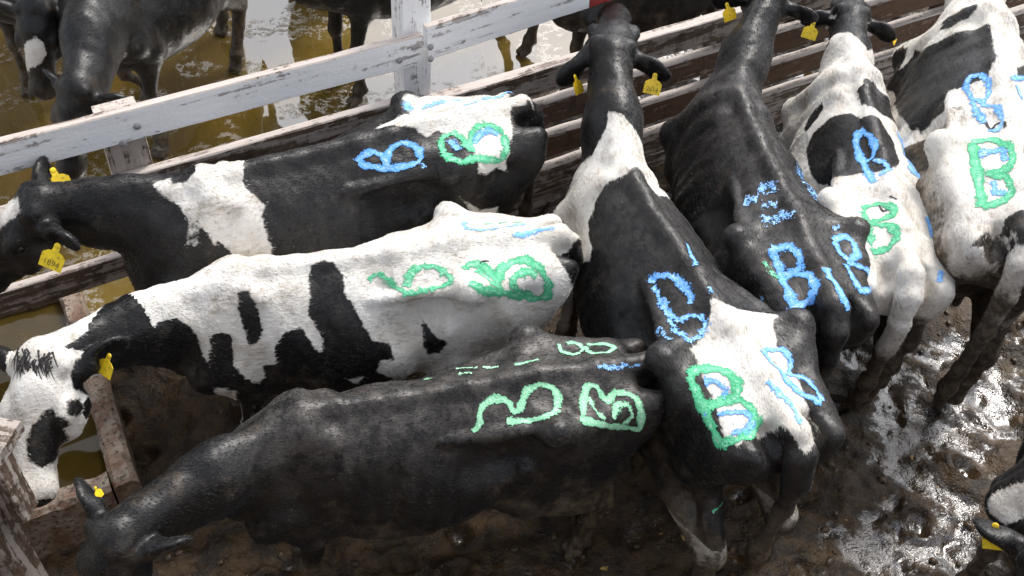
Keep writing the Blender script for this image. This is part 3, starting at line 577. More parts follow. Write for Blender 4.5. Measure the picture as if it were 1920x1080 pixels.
COWS = {
 'A': {'o': (-0.469, 3.826), 'yaw': -2.6203, 'S': 1.044, 'poll': (1.628, -0.141, 1.303), 'muzzle': (1.979, -0.169, 0.992), 'tk': 1.0, 'tail': -0.02, 'ears': [(0.3, 0.2), (0.1, -0.1)], 'rib': 0.013, 'tags': [(1, 0.092, '1894', (0.398, 0.694, 0.6, 0.02)), (-1, 0.092, None, (-0.072, 0.797, 0.6, 0.02))], 'seed': 697},
 'B': {'o': (-0.252, 3.188), 'yaw': -2.8395, 'S': 0.939, 'poll': (1.785, 0.338, 1.3), 'muzzle': (1.9, 0.687, 1.007), 'forelock': 1, 'hs': 1.3, 'ears': [(0.6, 0.1), (0.2, -0.2)], 'tags': [(1, 0.085, None, (0.485, 0.636, 0.6, 0.02))], 'seed': 703, 'base': 0.3, 'headbase': 0.3},
 'C': {'o': (0.127, 2.503), 'yaw': -2.8458, 'S': 0.918, 'poll': (1.719, 0.412, 1.307), 'muzzle': (1.927, 0.571, 0.916), 'dust': 0.6, 'ears': [(0.75, 0.9), (0.2, -0.2)], 'rib': 0.018, 'tags': [(-1, 0.04, None, (-0.713, 0.363, 0.6, 0.02))], 'seed': 722},
 'D': {'o': (0.89, 2.739), 'yaw': 1.9791, 'S': 0.989, 'poll': (1.752, -0.232, 1.477), 'muzzle': (2.168, -0.445, 1.429), 'rw': 1.17, 'dust': 0.3, 'nk': 1.14, 'mudz': 0.74, 'tk': 1.15, 'hook': 0.27, 'hs': 1.25, 'socks': [0, 0, 0.74, 0.74], 'legs': [0, 0, -0.22, -0.14], 'ears': [(0.5, 0.9), (0.15, 0.1)], 'fat': 1.06, 'tags': [(1, 0.085, None, (-0.681, -0.419, 0.6, 0.02)), (-1, 0.09, '2614', (-0.771, 0.212, 0.6, 0.02))], 'seed': 752},
 'E': {'o': (1.261, 3.428), 'yaw': 1.758, 'S': 0.977, 'poll': (1.646, -0.328, 1.484), 'muzzle': (2.07, -0.507, 1.391), 'rw': 1.1, 'dust': 0.4, 'nk': 1.1, 'tk': 1.2, 'tail': 0.02, 'fat': 1.05, 'rib': 0.008, 'tags': [(1, 0.085, None, (-0.755, -0.264, 0.6, 0.02))], 'seed': 776},
 'F': {'o': (1.733, 3.676), 'yaw': 1.5449, 'S': 0.974, 'poll': (1.731, -0.085, 1.253), 'muzzle': (2.179, -0.172, 1.141), 'rw': 1.08, 'mudz': 1.08, 'tk': 1.2, 'ears': [(0.1, 0.1), (0.1, 0.1)], 'tags': [(1, 0.09, None, (-0.784, -0.159, 0.6, 0.02)), (-1, 0.08, None, (-0.498, -0.626, 0.6, 0.02))], 'seed': 743, 'base': 0.3},
 'G': {'o': (2.236, 3.792), 'yaw': 1.3964, 'S': 1.161, 'poll': (1.942, -0.091, 1.206), 'muzzle': (2.399, -0.159, 1.122), 'mudz': 1.3, 'tags': [], 'seed': 781, 'base': 0.3},  # mud carried high on the hind legs, partly standing in for their shade
 'I': {'o': (2.939, 3.03), 'yaw': -2.2776, 'S': 0.973, 'poll': (1.644, -0.004, 1.234), 'muzzle': (1.62, 0.129, 0.783), 'ears': [(0.2, -0.1), (0.1, -0.3)], 'tags': [(-1, 0.085, None, (0.749, 0.28, 0.6, 0.02))], 'seed': 795},
 'J1': {'o': (-2.227, 6.172), 'yaw': -1.8158, 'S': 1.002, 'poll': (1.761, 0.262, 0.998), 'muzzle': (2.021, 0.226, 0.608), 'nk': 1.2, 'socks': [0.24, 0, 0, 0], 'legs': [0, -0.35, 0.3, -0.1], 'fat': 1.15, 'tags': [(1, 0.085, None, (0.35, 0.719, 0.6, 0.02))], 'seed': 676},
 'J2': {'o': (-3.354, 6.672), 'yaw': -1.4641, 'S': 0.978, 'poll': (1.779, 0.363, 1.125), 'muzzle': (1.981, 0.334, 0.702), 'hs': 1.2, 'tags': [], 'seed': 578},
 'J4': {'o': (-1.707, 7.362), 'yaw': 1.8245, 'S': 0.968, 'poll': (1.782, -0.222, 1.342), 'muzzle': (2.247, -0.25, 1.287), 'tags': [], 'seed': 723},
 'J5': {'o': (-0.332, 6.54), 'yaw': -2.5444, 'S': 1.05, 'poll': (1.539, -0.02, 1.238), 'muzzle': (1.619, -0.29, 0.862), 'tags': [], 'seed': 728, 'pale': 1},
 'J6': {'o': (1.249, 6.521), 'yaw': -2.5637, 'S': 0.953, 'poll': (2.101, -0.474, 1.363), 'muzzle': (2.185, -0.78, 1.017), 'tags': [], 'seed': 724},
 'J7': {'o': (2.983, 7.521), 'yaw': -2.583, 'S': 0.983, 'poll': (1.888, -0.392, 1.323), 'muzzle': (1.873, -0.606, 0.905), 'tags': [], 'seed': 774},  # added animal, its dark reflection browns the water behind the fence gaps
}
# coat patches in surface coordinates (white?, outline); paint strokes in body coordinates (colour, half width, thinness, points)
COATS = {
 'A': {'body':[[1,[[2.002,0.021],[1.94,-0.025],[1.929,0.016],[1.875,0.007],[1.846,-0.029],[1.696,-0.197],[1.472,-0.098],[1.531,0.042],[1.542,0.088],[1.509,0.143],[1.483,0.197],[1.513,0.243],[1.513,0.346],[1.506,0.429],[1.521,0.536],[1.646,0.561],[1.681,0.451],[1.726,0.391],[1.76,0.349],[1.763,0.4],[1.805,0.289],[1.831,0.263],[1.831,0.384],[1.831,0.331],[1.835,0.217],[1.876,0.126],[1.921,0.086],[1.966,0.059]]],[1,[[0.696,-0.232],[0.608,-0.238],[0.448,-0.297],[0.29,-0.297],[0.199,-0.239],[0.166,0.066],[0.141,-0.048],[0.202,0.046],[0.267,0.034],[0.292,0.073],[0.31,0.159],[0.34,0.222],[0.375,0.242],[0.374,0.293],[0.398,0.319],[0.386,0.392],[0.452,0.336],[0.512,0.354],[0.569,0.32],[0.554,0.282],[0.553,0.236],[0.56,0.146],[0.657,0.07],[0.715,0.087],[0.765,0.029],[0.832,-0.006],[0.898,-0.107],[0.795,-0.163],[0.705,-0.15],[0.72,-0.199]]],[1,[[0.651,0.431],[0.604,0.495],[0.548,0.558],[0.442,0.61],[0.452,0.651],[0.529,0.636],[0.589,0.582],[0.609,0.517]]]],'head':[[1,[[0.125,-0.043],[0.087,-0.049],[0.018,0.016],[0.032,0.061],[0.079,0.058],[0.153,0.044],[0.258,-0.026]]]]},
 'B': {'body':[[0,[[2.228,0.089],[2.214,0.192],[2.182,0.256],[2.166,0.216],[2.088,0.22],[2.027,0.31],[2.001,0.433],[1.985,0.61],[1.968,0.655],[1.955,0.53],[1.956,0.436],[1.919,0.41],[1.785,0.475],[1.757,0.604],[1.697,0.658],[1.64,0.681],[1.612,0.65],[1.637,0.574],[1.591,0.563],[1.584,0.448],[1.53,0.362],[1.462,0.341],[1.421,0.438],[1.41,0.485],[1.378,0.51],[1.368,0.445],[1.394,0.347],[1.414,0.277],[1.393,0.177],[1.389,0.077],[1.372,0.031],[1.315,0.025],[1.26,0.044],[1.239,0.091],[1.243,0.19],[1.222,0.238],[1.177,0.406],[1.152,0.489],[1.068,0.54],[1.062,0.602],[1.123,0.594],[1.148,0.653],[1.078,0.714],[1.118,0.908],[1.41,0.973],[1.6,0.964],[1.6,1.256],[2.005,1.029],[2.137,1.221],[2.243,1.023],[2.466,0.928],[2.464,0.884],[2.371,0.938],[2.382,0.916],[2.382,0.875],[2.472,0.632],[2.515,0.664],[2.602,0.584],[2.59,0.417],[2.539,0.199],[2.396,0.086],[2.287,0.081]]],[0,[[1.786,0.141],[1.74,0.136],[1.696,0.221],[1.663,0.342],[1.674,0.438],[1.707,0.463],[1.744,0.338],[1.776,0.226]]],[0,[[0.9,0.479],[0.874,0.551],[0.806,0.572],[0.847,0.666],[0.894,0.689],[0.917,0.607],[0.911,0.536]]],[0,[[0.255,0.151],[0.153,0.076],[0.084,-0.002],[0.071,-0.066],[0.067,1.085],[0.068,0.702],[0.24,0.197]]],[1,[[1.956,0.741],[1.729,0.72],[1.705,0.809],[1.712,0.872],[1.631,0.93],[1.6,1.161],[1.896,0.876]]],[1,[[1.6,-1.148],[1.6,-1.058],[1.6,-1.157],[1.6,-1.13],[1.6,-1.167],[1.616,-1.238]]],[1,[[1.302,0.64],[1.207,0.674],[1.245,0.697]]],[0,[[2.469,0.796],[2.465,0.868],[2.464,0.884],[2.466,0.872],[2.466,0.81]]]],'head':[[0,[[0.146,0.08],[0.183,0.089],[0.189,0.114],[0.256,0.226],[0.307,0.296],[0.34,0.074],[0.319,0.01],[0.256,-0.002],[0.211,0.016],[0.171,0.051]]],[0,[[0.13,0.107],[0.122,0.179],[0.154,0.192],[0.178,0.182],[0.176,0.11]]],[0,[[0.005,0.121],[0.049,0.115],[0.094,0.139],[0.114,0.238],[0.039,0.246],[-0.009,0.146]]]]},
 'D': {'body':[[1,[[2.198,0.077],[2.177,-0.027],[2.136,-0.084],[2.1,-0.189],[2.043,-0.385],[1.891,-0.43],[1.682,-0.254],[1.654,-0.227],[1.689,-0.222],[1.876,-0.423],[1.544,-0.102],[1.671,-0.091],[1.76,-0.042],[1.784,-0.025],[1.781,0.014],[1.762,0.04],[1.768,0.127],[1.75,0.185],[1.728,0.248],[1.683,0.295],[1.666,0.342],[1.543,0.381],[1.495,0.386],[1.452,0.448],[1.505,0.501],[1.693,0.603],[1.813,0.606],[1.901,0.785],[1.944,0.73],[1.997,0.551],[1.997,0.233],[2.071,0.131],[2.109,0.087],[2.161,0.069]]],[1,[[0.864,0.016],[0.791,-0.017],[0.778,-0.135],[0.769,-0.214],[0.722,-0.237],[0.689,-0.205],[0.637,-0.193],[0.572,-0.154],[0.501,-0.186],[0.388,-0.164],[0.31,-0.138],[0.254,-0.176],[0.202,-0.196],[0.115,-0.031],[0.104,0.011],[0.135,0.031],[0.172,0.05],[0.228,0.063],[0.26,0.105],[0.244,0.214],[0.223,0.26],[0.279,0.289],[0.416,0.249],[0.503,0.231],[0.624,0.211],[0.679,0.213],[0.705,0.155],[0.741,0.098],[0.793,0.053]]]]},
 'F': {'body':[[0,[[2.136,0.605],[2.143,0.527],[2.137,0.281],[2.24,0.332],[2.162,0.074],[2.119,0.019],[2.072,-0.038],[2.048,-0.126],[2.414,-0.648],[2.488,-0.372],[2.457,0.429],[2.552,0.87]]],[0,[[1.521,0.044],[1.712,0.003],[1.728,-0.081],[1.664,-0.125],[1.641,-0.3],[1.474,-0.394],[1.462,-0.362],[1.401,-0.146],[1.368,-0.021],[1.37,0.021],[1.436,0.043]]],[0,[[1.495,0.451],[1.624,0.389],[1.643,0.259],[1.544,0.26],[1.498,0.34],[1.458,0.429]]],[0,[[1.353,0.462],[1.406,0.379],[1.412,0.303],[1.415,0.197],[1.378,0.102],[1.305,0.055],[1.293,-0.008],[1.269,-0.087],[1.188,-0.133],[0.988,-0.114],[0.832,0.009],[0.87,0.131],[0.873,0.249],[1.017,0.412],[1.06,0.469],[1.244,0.463]]]],'head':[[1,[[-0.123,0.051],[-0.148,-0.007],[-0.207,-0.046],[-0.377,-0.096],[-0.363,-0.038],[-0.233,0.0],[-0.181,0.015]]],[1,[[-0.268,-0.158],[0.006,-0.148],[-0.017,-0.16],[-0.008,-0.197],[0.02,-0.209]]],[1,[[0.137,0.259],[-0.002,0.15],[-0.023,0.118],[-0.026,0.153],[0.1,0.257]]]]},
 'G': {'body':[[0,[[1.728,0.744],[1.911,0.729],[1.893,0.714],[1.857,0.585],[1.93,0.545],[1.883,0.634],[1.831,0.621],[1.751,0.519],[1.678,0.306],[1.658,0.189],[1.664,0.098],[1.671,0.034],[1.489,0.021],[1.409,0.019],[1.308,0.02],[1.219,0.046],[1.192,0.058],[1.176,0.171],[1.203,0.249],[1.168,0.277],[1.096,0.294],[1.105,0.377],[1.098,0.433],[1.087,0.49],[1.122,0.485],[1.112,0.509],[1.179,0.521],[1.385,0.59]]],[0,[[1.799,0.33],[1.826,0.245],[1.801,0.078],[1.771,0.077],[1.739,0.113],[1.732,0.22],[1.768,0.305]]],[1,[[1.723,0.647],[1.819,0.62],[1.88,0.612],[1.915,0.542],[1.789,0.265],[1.751,0.384],[1.798,0.574],[1.72,0.632]]],[1,[[1.901,0.683],[1.855,0.579],[1.92,0.587],[1.879,0.624],[1.897,0.668]]],[0,[[0.172,0.227],[0.239,0.158],[0.259,0.092],[0.281,0.082],[0.289,0.035],[0.295,-0.003],[0.14,-0.0],[0.17,0.155],[0.153,0.299]]],[1,[[0.252,0.113],[0.224,0.063],[0.16,0.05],[0.219,0.079]]],[0,[[1.34,-0.109],[1.524,-0.253],[1.367,-0.224],[1.246,-0.105]]]]},
 'I': {'body':[[1,[[1.893,-0.707],[1.883,-0.686],[1.895,-0.575],[1.906,-0.433],[2.203,-0.381],[1.944,-0.811],[1.928,-0.787],[1.908,-0.758]]]]},
 'J2': {'head':[[1,[[0.368,-0.298],[0.139,0.012],[0.169,0.047],[0.223,0.07],[0.275,0.025],[0.298,-0.028],[0.417,-0.299]]]]},
}
PAINT = {
 'A': [['blue',0.0204,0,[[0.349,0.096,1.25],[0.31,0.12,1.237],[0.247,0.147,1.222],[0.173,0.168,1.225],[0.103,0.181,1.237],[0.073,0.154,1.252]]],['blue',0.0204,0,[[0.349,0.094,1.251],[0.32,0.074,1.271],[0.268,0.069,1.272],[0.236,0.097,1.255],[0.235,0.142,1.229]]],['blue',0.0206,0,[[0.234,0.117,1.246],[0.183,0.073,1.271],[0.131,0.069,1.277],[0.091,0.095,1.268],[0.076,0.138,1.256],[0.087,0.173,1.241]]],['blue',0.0142,0.3,[[0.093,0.188,1.239],[0.088,0.224,1.234]]],['blue',0.0256,0.1,[[-0.082,0.118,1.261],[-0.08,0.147,1.253],[-0.09,0.193,1.253]]],['blue',0.0195,0,[[-0.178,0.161,1.239],[-0.215,0.122,1.254],[-0.27,0.109,1.255],[-0.309,0.141,1.239]]],['green',0.0241,0.05,[[-0.045,0.095,1.268],[-0.026,0.128,1.256],[-0.006,0.263,1.287],[-0.054,0.285,1.264],[-0.134,0.255,1.243],[-0.2,0.255,1.21],[-0.268,0.245,1.175],[-0.298,0.23,1.197],[-0.325,0.18,1.222],[-0.327,0.13,1.247],[-0.292,0.09,1.263],[-0.24,0.085,1.269],[-0.188,0.112,1.261],[-0.153,0.159,1.245],[-0.136,0.222,1.251]]],['green',0.0225,0.1,[[-0.045,0.095,1.268],[-0.106,0.089,1.269],[-0.139,0.131,1.253],[-0.128,0.222,1.254]]],['blue',0.0249,0.15,[[-0.006,-0.215,1.269],[0.014,-0.156,1.261]]],['blue',0.0235,0.45,[[-0.055,-0.154,1.251],[-0.165,-0.159,1.256],[-0.278,-0.166,1.235]]],['blue',0.017,0.3,[[-0.242,-0.09,1.263],[-0.353,-0.12,1.245],[-0.533,-0.165,1.207]]]],
 'B': [['green',0.0211,0.15,[[0.432,0.101,1.227],[0.393,0.084,1.243],[0.349,0.109,1.235],[0.309,0.159,1.208],[0.279,0.195,1.204]]],['green',0.0212,0.15,[[0.269,0.167,1.215],[0.244,0.111,1.251],[0.186,0.091,1.257],[0.116,0.113,1.257],[0.077,0.162,1.251],[0.074,0.205,1.247],[0.135,0.208,1.223],[0.22,0.205,1.209],[0.292,0.196,1.201]]],['green',0.0262,0.05,[[-0.0,0.149,1.256],[-0.03,0.126,1.263],[-0.088,0.143,1.261],[-0.112,0.203,1.253],[-0.131,0.249,1.244]]],['green',0.0281,0.0,[[0.002,0.264,1.286],[-0.054,0.293,1.253],[-0.173,0.271,1.188],[-0.318,0.23,1.078],[-0.381,0.242,1.096],[-0.384,0.228,1.171],[-0.348,0.176,1.232],[-0.295,0.128,1.244],[-0.23,0.136,1.247],[-0.166,0.185,1.259],[-0.131,0.249,1.244]]],['green',0.0249,0.05,[[-0.336,0.205,1.21],[-0.28,0.188,1.23],[-0.223,0.215,1.232],[-0.197,0.25,1.214],[-0.245,0.245,1.146],[-0.317,0.226,1.103]]],['green',0.0196,0.2,[[-0.061,0.157,1.252],[-0.1,0.254,1.255],[-0.16,0.27,1.207]]],['black',0.0066,-0.2,[[-0.07,0.146,1.257],[-0.088,0.123,1.266],[-0.121,0.133,1.269]]],['blue',0.0171,0.35,[[-0.066,-0.173,1.248],[-0.063,-0.103,1.27],[-0.125,-0.069,1.276],[-0.223,-0.05,1.291],[-0.361,-0.118,1.231]]],['green',0.0155,0.45,[[-0.142,-0.142,1.249],[-0.242,-0.121,1.257],[-0.352,-0.131,1.229]]],['blue',0.0186,0.15,[[-0.259,0.029,1.309],[-0.366,0.0,1.287],[-0.467,0.007,1.298]]]],
 'C': [['pale',0.0195,0.0,[[0.319,0.172,1.203],[0.285,0.149,1.226],[0.282,0.114,1.244],[0.248,0.08,1.265],[0.19,0.074,1.274],[0.15,0.099,1.262],[0.137,0.143,1.243],[0.112,0.133,1.249],[0.075,0.071,1.28],[0.012,0.05,1.295],[-0.043,0.067,1.278],[-0.059,0.114,1.264],[-0.043,0.158,1.25]]],['pale',0.0194,0.05,[[0.176,0.165,1.228],[0.1,0.182,1.229],[0.004,0.198,1.261],[-0.047,0.167,1.25]]],['pale',0.0198,0.0,[[-0.119,0.23,1.251],[-0.168,0.249,1.236],[-0.271,0.246,1.173],[-0.399,0.237,1.102],[-0.408,0.225,1.146],[-0.398,0.166,1.222],[-0.36,0.131,1.235],[-0.302,0.121,1.238],[-0.269,0.157,1.226],[-0.251,0.133,1.237],[-0.232,0.092,1.268],[-0.189,0.091,1.277],[-0.162,0.136,1.264],[-0.136,0.221,1.252]]],['pale',0.0183,0.1,[[-0.272,0.228,1.206],[-0.308,0.168,1.222],[-0.353,0.179,1.221],[-0.366,0.216,1.176],[-0.312,0.233,1.164]]],['pale',0.0151,0.15,[[-0.188,0.137,1.259],[-0.194,0.2,1.246],[-0.234,0.231,1.22]]],['pale',0.0143,0.05,[[-0.144,-0.182,1.249],[-0.142,-0.133,1.252],[-0.199,-0.097,1.259],[-0.253,-0.145,1.229],[-0.239,-0.182,1.228],[-0.181,-0.197,1.234]]],['pale',0.0143,0.05,[[-0.26,-0.16,1.229],[-0.268,-0.086,1.262],[-0.34,-0.08,1.26],[-0.389,-0.111,1.244],[-0.341,-0.153,1.237],[-0.273,-0.17,1.229]]],['pale',0.0139,0.3,[[0.465,-0.146,1.194],[0.431,-0.115,1.231]]],['pale',0.0109,0.3,[[0.322,-0.162,1.213],[0.236,-0.126,1.242]]],['pale',0.0108,0.35,[[0.323,-0.102,1.249],[0.268,-0.086,1.262]]],['pale',0.0108,0.35,[[0.214,-0.119,1.244],[0.147,-0.102,1.256]]],['pale',0.0139,0.1,[[0.084,-0.078,1.28],[0.038,-0.074,1.288],[-0.026,-0.088,1.278]]],['blue',0.0139,0.42,[[-0.252,0.026,1.312],[-0.374,0.029,1.289],[-0.466,0.031,1.284]]]],
 'D': [['blue',0.026,0.1,[[0.405,0.152,1.197],[0.429,0.132,1.21],[0.387,0.098,1.247],[0.32,0.074,1.276],[0.237,0.069,1.279],[0.189,0.084,1.268]]],['blue',0.0226,0.2,[[0.384,0.153,1.201],[0.283,0.169,1.215],[0.197,0.176,1.224],[0.134,0.162,1.243]]],['blue',0.0221,0.18,[[0.134,0.162,1.243],[0.14,0.12,1.259],[0.105,0.085,1.277],[0.068,0.086,1.28]]],['blue',0.019,0.25,[[0.175,0.187,1.225],[0.089,0.202,1.243],[0.014,0.186,1.261],[0.023,0.126,1.268],[0.065,0.083,1.283]]],['blue',0.0175,0.45,[[0.146,0.256,1.213],[0.038,0.263,1.268]]],['blue',0.0186,0.15,[[0.502,-0.052,1.286],[0.444,-0.036,1.289],[0.338,-0.003,1.325]]],['blue',0.0149,0.3,[[0.216,-0.003,1.315],[0.177,0.004,1.319]]],['blue',0.0209,0.1,[[-0.184,0.221,1.253],[-0.197,0.177,1.255],[-0.244,0.154,1.249],[-0.271,0.181,1.233]]],['blue',0.0191,0.1,[[-0.321,0.229,1.218],[-0.36,0.133,1.245],[-0.404,0.124,1.236],[-0.436,0.179,1.227],[-0.416,0.218,1.217]]],['blue',0.0138,0.3,[[-0.3,0.274,1.193],[-0.298,0.26,1.208]]],['green',0.0262,0.0,[[-0.14,0.262,1.247],[-0.208,0.264,1.233],[-0.274,0.26,1.213],[-0.35,0.261,1.19],[-0.423,0.262,1.174],[-0.44,0.241,1.199]]],['green',0.0265,0.0,[[-0.14,0.262,1.247],[-0.121,0.212,1.255],[-0.151,0.147,1.265],[-0.194,0.112,1.269],[-0.248,0.109,1.27],[-0.286,0.136,1.254],[-0.29,0.191,1.231],[-0.274,0.25,1.218]]],['green',0.0259,0.05,[[-0.271,0.204,1.23],[-0.304,0.134,1.252],[-0.358,0.106,1.251],[-0.408,0.107,1.234],[-0.448,0.155,1.222],[-0.449,0.218,1.215],[-0.425,0.255,1.185]]],['blue',0.0225,0.05,[[-0.138,-0.059,1.288],[-0.207,-0.061,1.282],[-0.3,-0.075,1.276],[-0.361,-0.117,1.251],[-0.403,-0.182,1.229]]],['blue',0.02,0.1,[[-0.137,-0.065,1.286],[-0.142,-0.159,1.257],[-0.196,-0.172,1.235],[-0.274,-0.1,1.269]]],['blue',0.0197,0.1,[[-0.265,-0.112,1.264],[-0.268,-0.183,1.223],[-0.34,-0.193,1.229],[-0.399,-0.185,1.229]]],['blue',0.0177,0.15,[[-0.293,0.016,1.304],[-0.375,-0.013,1.294],[-0.443,-0.019,1.292],[-0.51,-0.002,1.303]]],['green',0.0075,0.2,[[-0.44,0.2,0.689],[-0.405,0.133,0.693]]]],
 'E': [['blue',0.0269,0.05,[[-0.139,0.178,1.268],[-0.228,0.162,1.24],[-0.347,0.162,1.228],[-0.461,0.163,1.224]]],['blue',0.0256,0.05,[[-0.14,0.173,1.268],[-0.146,0.096,1.282],[-0.212,0.067,1.283],[-0.27,0.082,1.259],[-0.27,0.144,1.231]]],['blue',0.0266,0,[[-0.267,0.126,1.24],[-0.314,0.055,1.265],[-0.4,0.056,1.273],[-0.436,0.084,1.23],[-0.464,0.164,1.224]]],['green',0.0191,0.4,[[-0.195,0.215,1.246],[-0.25,0.205,1.233],[-0.316,0.152,1.228]]],['blue',0.0231,0,[[-0.304,-0.016,1.294],[-0.399,-0.019,1.298],[-0.495,-0.017,1.306],[-0.541,-0.033,1.274]]],['blue',0.0228,0,[[-0.104,-0.132,1.261],[-0.064,-0.202,1.248],[-0.116,-0.228,1.251],[-0.2,-0.214,1.256],[-0.233,-0.162,1.252],[-0.188,-0.134,1.261],[-0.114,-0.127,1.264]]],['blue',0.024,0.05,[[-0.24,-0.146,1.254],[-0.26,-0.223,1.234],[-0.271,-0.267,1.186],[-0.354,-0.238,1.179],[-0.396,-0.162,1.233],[-0.343,-0.141,1.247],[-0.252,-0.142,1.253]]],['blue',0.0534,0.38,[[0.587,-0.255,1.1],[0.339,-0.198,1.196],[0.211,-0.215,1.206]]],['blue',0.0525,0.42,[[0.376,-0.19,1.19],[0.188,-0.221,1.208]]],['blue',0.0253,0.35,[[0.601,-0.284,1.061],[0.322,-0.196,1.206]]],['blue',0.0376,0.45,[[0.275,0.107,1.251],[0.257,0.041,1.285],[0.222,0.058,1.276]]],['blue',0.0342,0.5,[[0.233,0.177,1.214],[0.208,0.127,1.249]]],['blue',0.0337,0.45,[[0.156,0.125,1.258],[0.135,0.061,1.289]]],['blue',0.0364,0.5,[[0.069,0.159,1.252],[0.04,0.041,1.309],[0.007,0.055,1.301]]],['blue',0.0199,0.35,[[-0.008,-0.164,1.255],[-0.02,-0.198,1.254]]],['blue',0.0191,0.35,[[-0.345,0.257,1.149],[-0.331,0.252,1.168]]]],
 'F': [['blue',0.0252,0,[[0.526,0.064,1.265],[0.46,0.092,1.24],[0.347,0.094,1.243],[0.185,0.089,1.272],[0.074,0.079,1.288]]],['blue',0.0235,0,[[0.526,0.064,1.265],[0.437,0.036,1.295],[0.322,0.031,1.304],[0.27,0.052,1.281],[0.263,0.091,1.259]]],['blue',0.0228,0.15,[[0.253,0.049,1.289],[0.196,0.011,1.319],[0.144,0.001,1.322],[0.111,0.052,1.304]]],['blue',0.0314,0.2,[[0.658,-0.18,1.171],[0.564,-0.214,1.124],[0.262,-0.162,1.228],[0.251,-0.214,1.206],[0.268,-0.212,1.204],[0.364,-0.198,1.194],[0.601,-0.248,1.085]]],['blue',0.0287,0.25,[[0.658,-0.18,1.171],[0.664,-0.219,1.129],[0.614,-0.245,1.092]]],['green',0.0253,0.05,[[-0.082,0.15,1.252],[-0.07,0.071,1.281],[-0.115,0.026,1.31],[-0.157,0.026,1.303],[-0.182,0.087,1.271],[-0.192,0.134,1.255]]],['green',0.0248,0.05,[[-0.195,0.134,1.254],[-0.229,0.058,1.291],[-0.303,0.036,1.302],[-0.36,0.074,1.267],[-0.37,0.144,1.238]]],['green',0.0217,0.15,[[-0.104,0.149,1.255],[-0.225,0.138,1.251],[-0.359,0.143,1.241]]],['black',0.0068,-0.2,[[-0.078,0.076,1.277],[-0.131,0.069,1.282],[-0.118,0.04,1.3]]],['black',0.0068,-0.1,[[-0.051,0.034,1.316],[-0.079,0.006,1.323]]],['green',0.0138,0.45,[[0.027,-0.207,1.264],[0.045,-0.282,1.267]]],['green',0.0137,0.45,[[-0.036,-0.218,1.266],[-0.082,-0.259,1.264]]],['blue',0.0218,0.15,[[-0.111,-0.142,1.259],[-0.204,-0.168,1.236],[-0.305,-0.185,1.224]]],['blue',0.0243,0.2,[[-0.431,-0.161,1.221],[-0.501,-0.142,1.214]]]],
 'G': [['blue',0.0184,0.08,[[0.529,0.078,1.258],[0.53,0.113,1.234],[0.469,0.122,1.22],[0.382,0.109,1.226],[0.305,0.089,1.26],[0.361,0.056,1.265],[0.466,0.047,1.273],[0.532,0.078,1.259]]],['blue',0.0178,0.1,[[0.347,0.116,1.236],[0.231,0.104,1.252],[0.16,0.086,1.261]]],['blue',0.016,0.12,[[0.295,0.09,1.26],[0.236,0.046,1.298],[0.143,0.034,1.302],[0.086,0.054,1.289],[0.095,0.091,1.269]]],['black',0.0072,-0.2,[[0.168,0.085,1.26],[0.094,0.077,1.276],[0.136,0.054,1.282],[0.122,0.028,1.308],[0.084,0.035,1.305]]],['blue',0.0252,0.08,[[-0.085,0.129,1.261],[-0.047,0.102,1.274],[-0.053,0.053,1.293],[-0.121,0.048,1.294]]],['blue',0.0217,0.1,[[-0.217,0.096,1.259],[-0.284,0.085,1.263],[-0.306,0.056,1.273]]],['green',0.0277,-0.05,[[-0.0,0.156,1.267],[-0.121,0.144,1.251],[-0.235,0.137,1.237],[-0.362,0.138,1.241]]],['green',0.0209,0,[[0.005,0.156,1.268],[0.03,0.08,1.28],[-0.045,0.031,1.31],[-0.126,0.025,1.309],[-0.174,0.053,1.287],[-0.176,0.112,1.259]]],['green',0.0203,0,[[-0.176,0.112,1.259],[-0.206,0.05,1.284],[-0.286,0.039,1.289],[-0.331,0.063,1.269],[-0.367,0.138,1.24]]],['blue',0.0189,0.1,[[0.474,-0.03,1.299],[0.6,-0.118,1.234],[0.764,-0.209,1.132]]],['blue',0.0183,0.2,[[0.481,-0.068,1.265],[0.414,-0.1,1.235]]]],
}
# ---------------------------------------------------------------- the cows themselves
def ear_tag(parent, M, size=0.062, text=None, name='ear_tag', button=True):
    """arrow-shouldered plastic tag; local x right, y up from the lower edge, z out"""
    w, h = size*0.5, size*1.12
    out = [(-w, 0), (w, 0), (w*1.02, h*0.55), (w*0.62, h*0.70), (w*0.30, h*0.74), (w*0.26, h), (-w*0.26, h), (-w*0.30, h*0.74), (-w*0.62, h*0.70), (-w*1.02, h*0.55)]
    n = len(out); bend = lambda y: 0.05*size*math.sin(y/h*2.5)
    V = [(x, y-h, 0.0012+bend(y)) for x, y in out]+[(x, y-h, -0.0012+bend(y)) for x, y in out]
    F = [tuple(range(n)), tuple(range(2*n-1, n-1, -1))]+[(i, n+i, n+(i+1) % n, (i+1) % n) for i in range(n)]
    o = mesh_obj(name, V, F, TAG_YELLOW, parent); o.matrix_local = M
    if button:
        bv = []; bf = []
        for r_, z in ((0.15, 0.002), (0.15, 0.004), (0.10, 0.006)):
            for i in range(12): bv.append((size*r_*math.cos(i*math.pi/6), size*r_*math.sin(i*math.pi/6)-0.06*size, z))
        for k in range(2):
            for i in range(12): bf.append((k*12+i, k*12+(i+1) % 12, k*12+12+(i+1) % 12, k*12+12+i))
        bf.append(tuple(range(24, 36))); mesh_obj('tag_button', bv, bf, TAG_YELLOW, o, True)
    if text:
        cu = bpy.data.curves.new('tag_number', 'FONT'); cu.body = text; cu.size = size*0.36; cu.align_x = 'CENTER'; cu.extrude = 0.0003
        t = bpy.data.objects.new('tag_number', cu); me = bpy.data.meshes.new_from_object(t); bpy.data.objects.remove(t)
        t = bpy.data.objects.new('tag_number', me); col.objects.link(t); me.materials.append(TAG_INK); t.parent = o; t.location = (0, -h*0.86, 0.0016+bend(h*0.25))
    return o
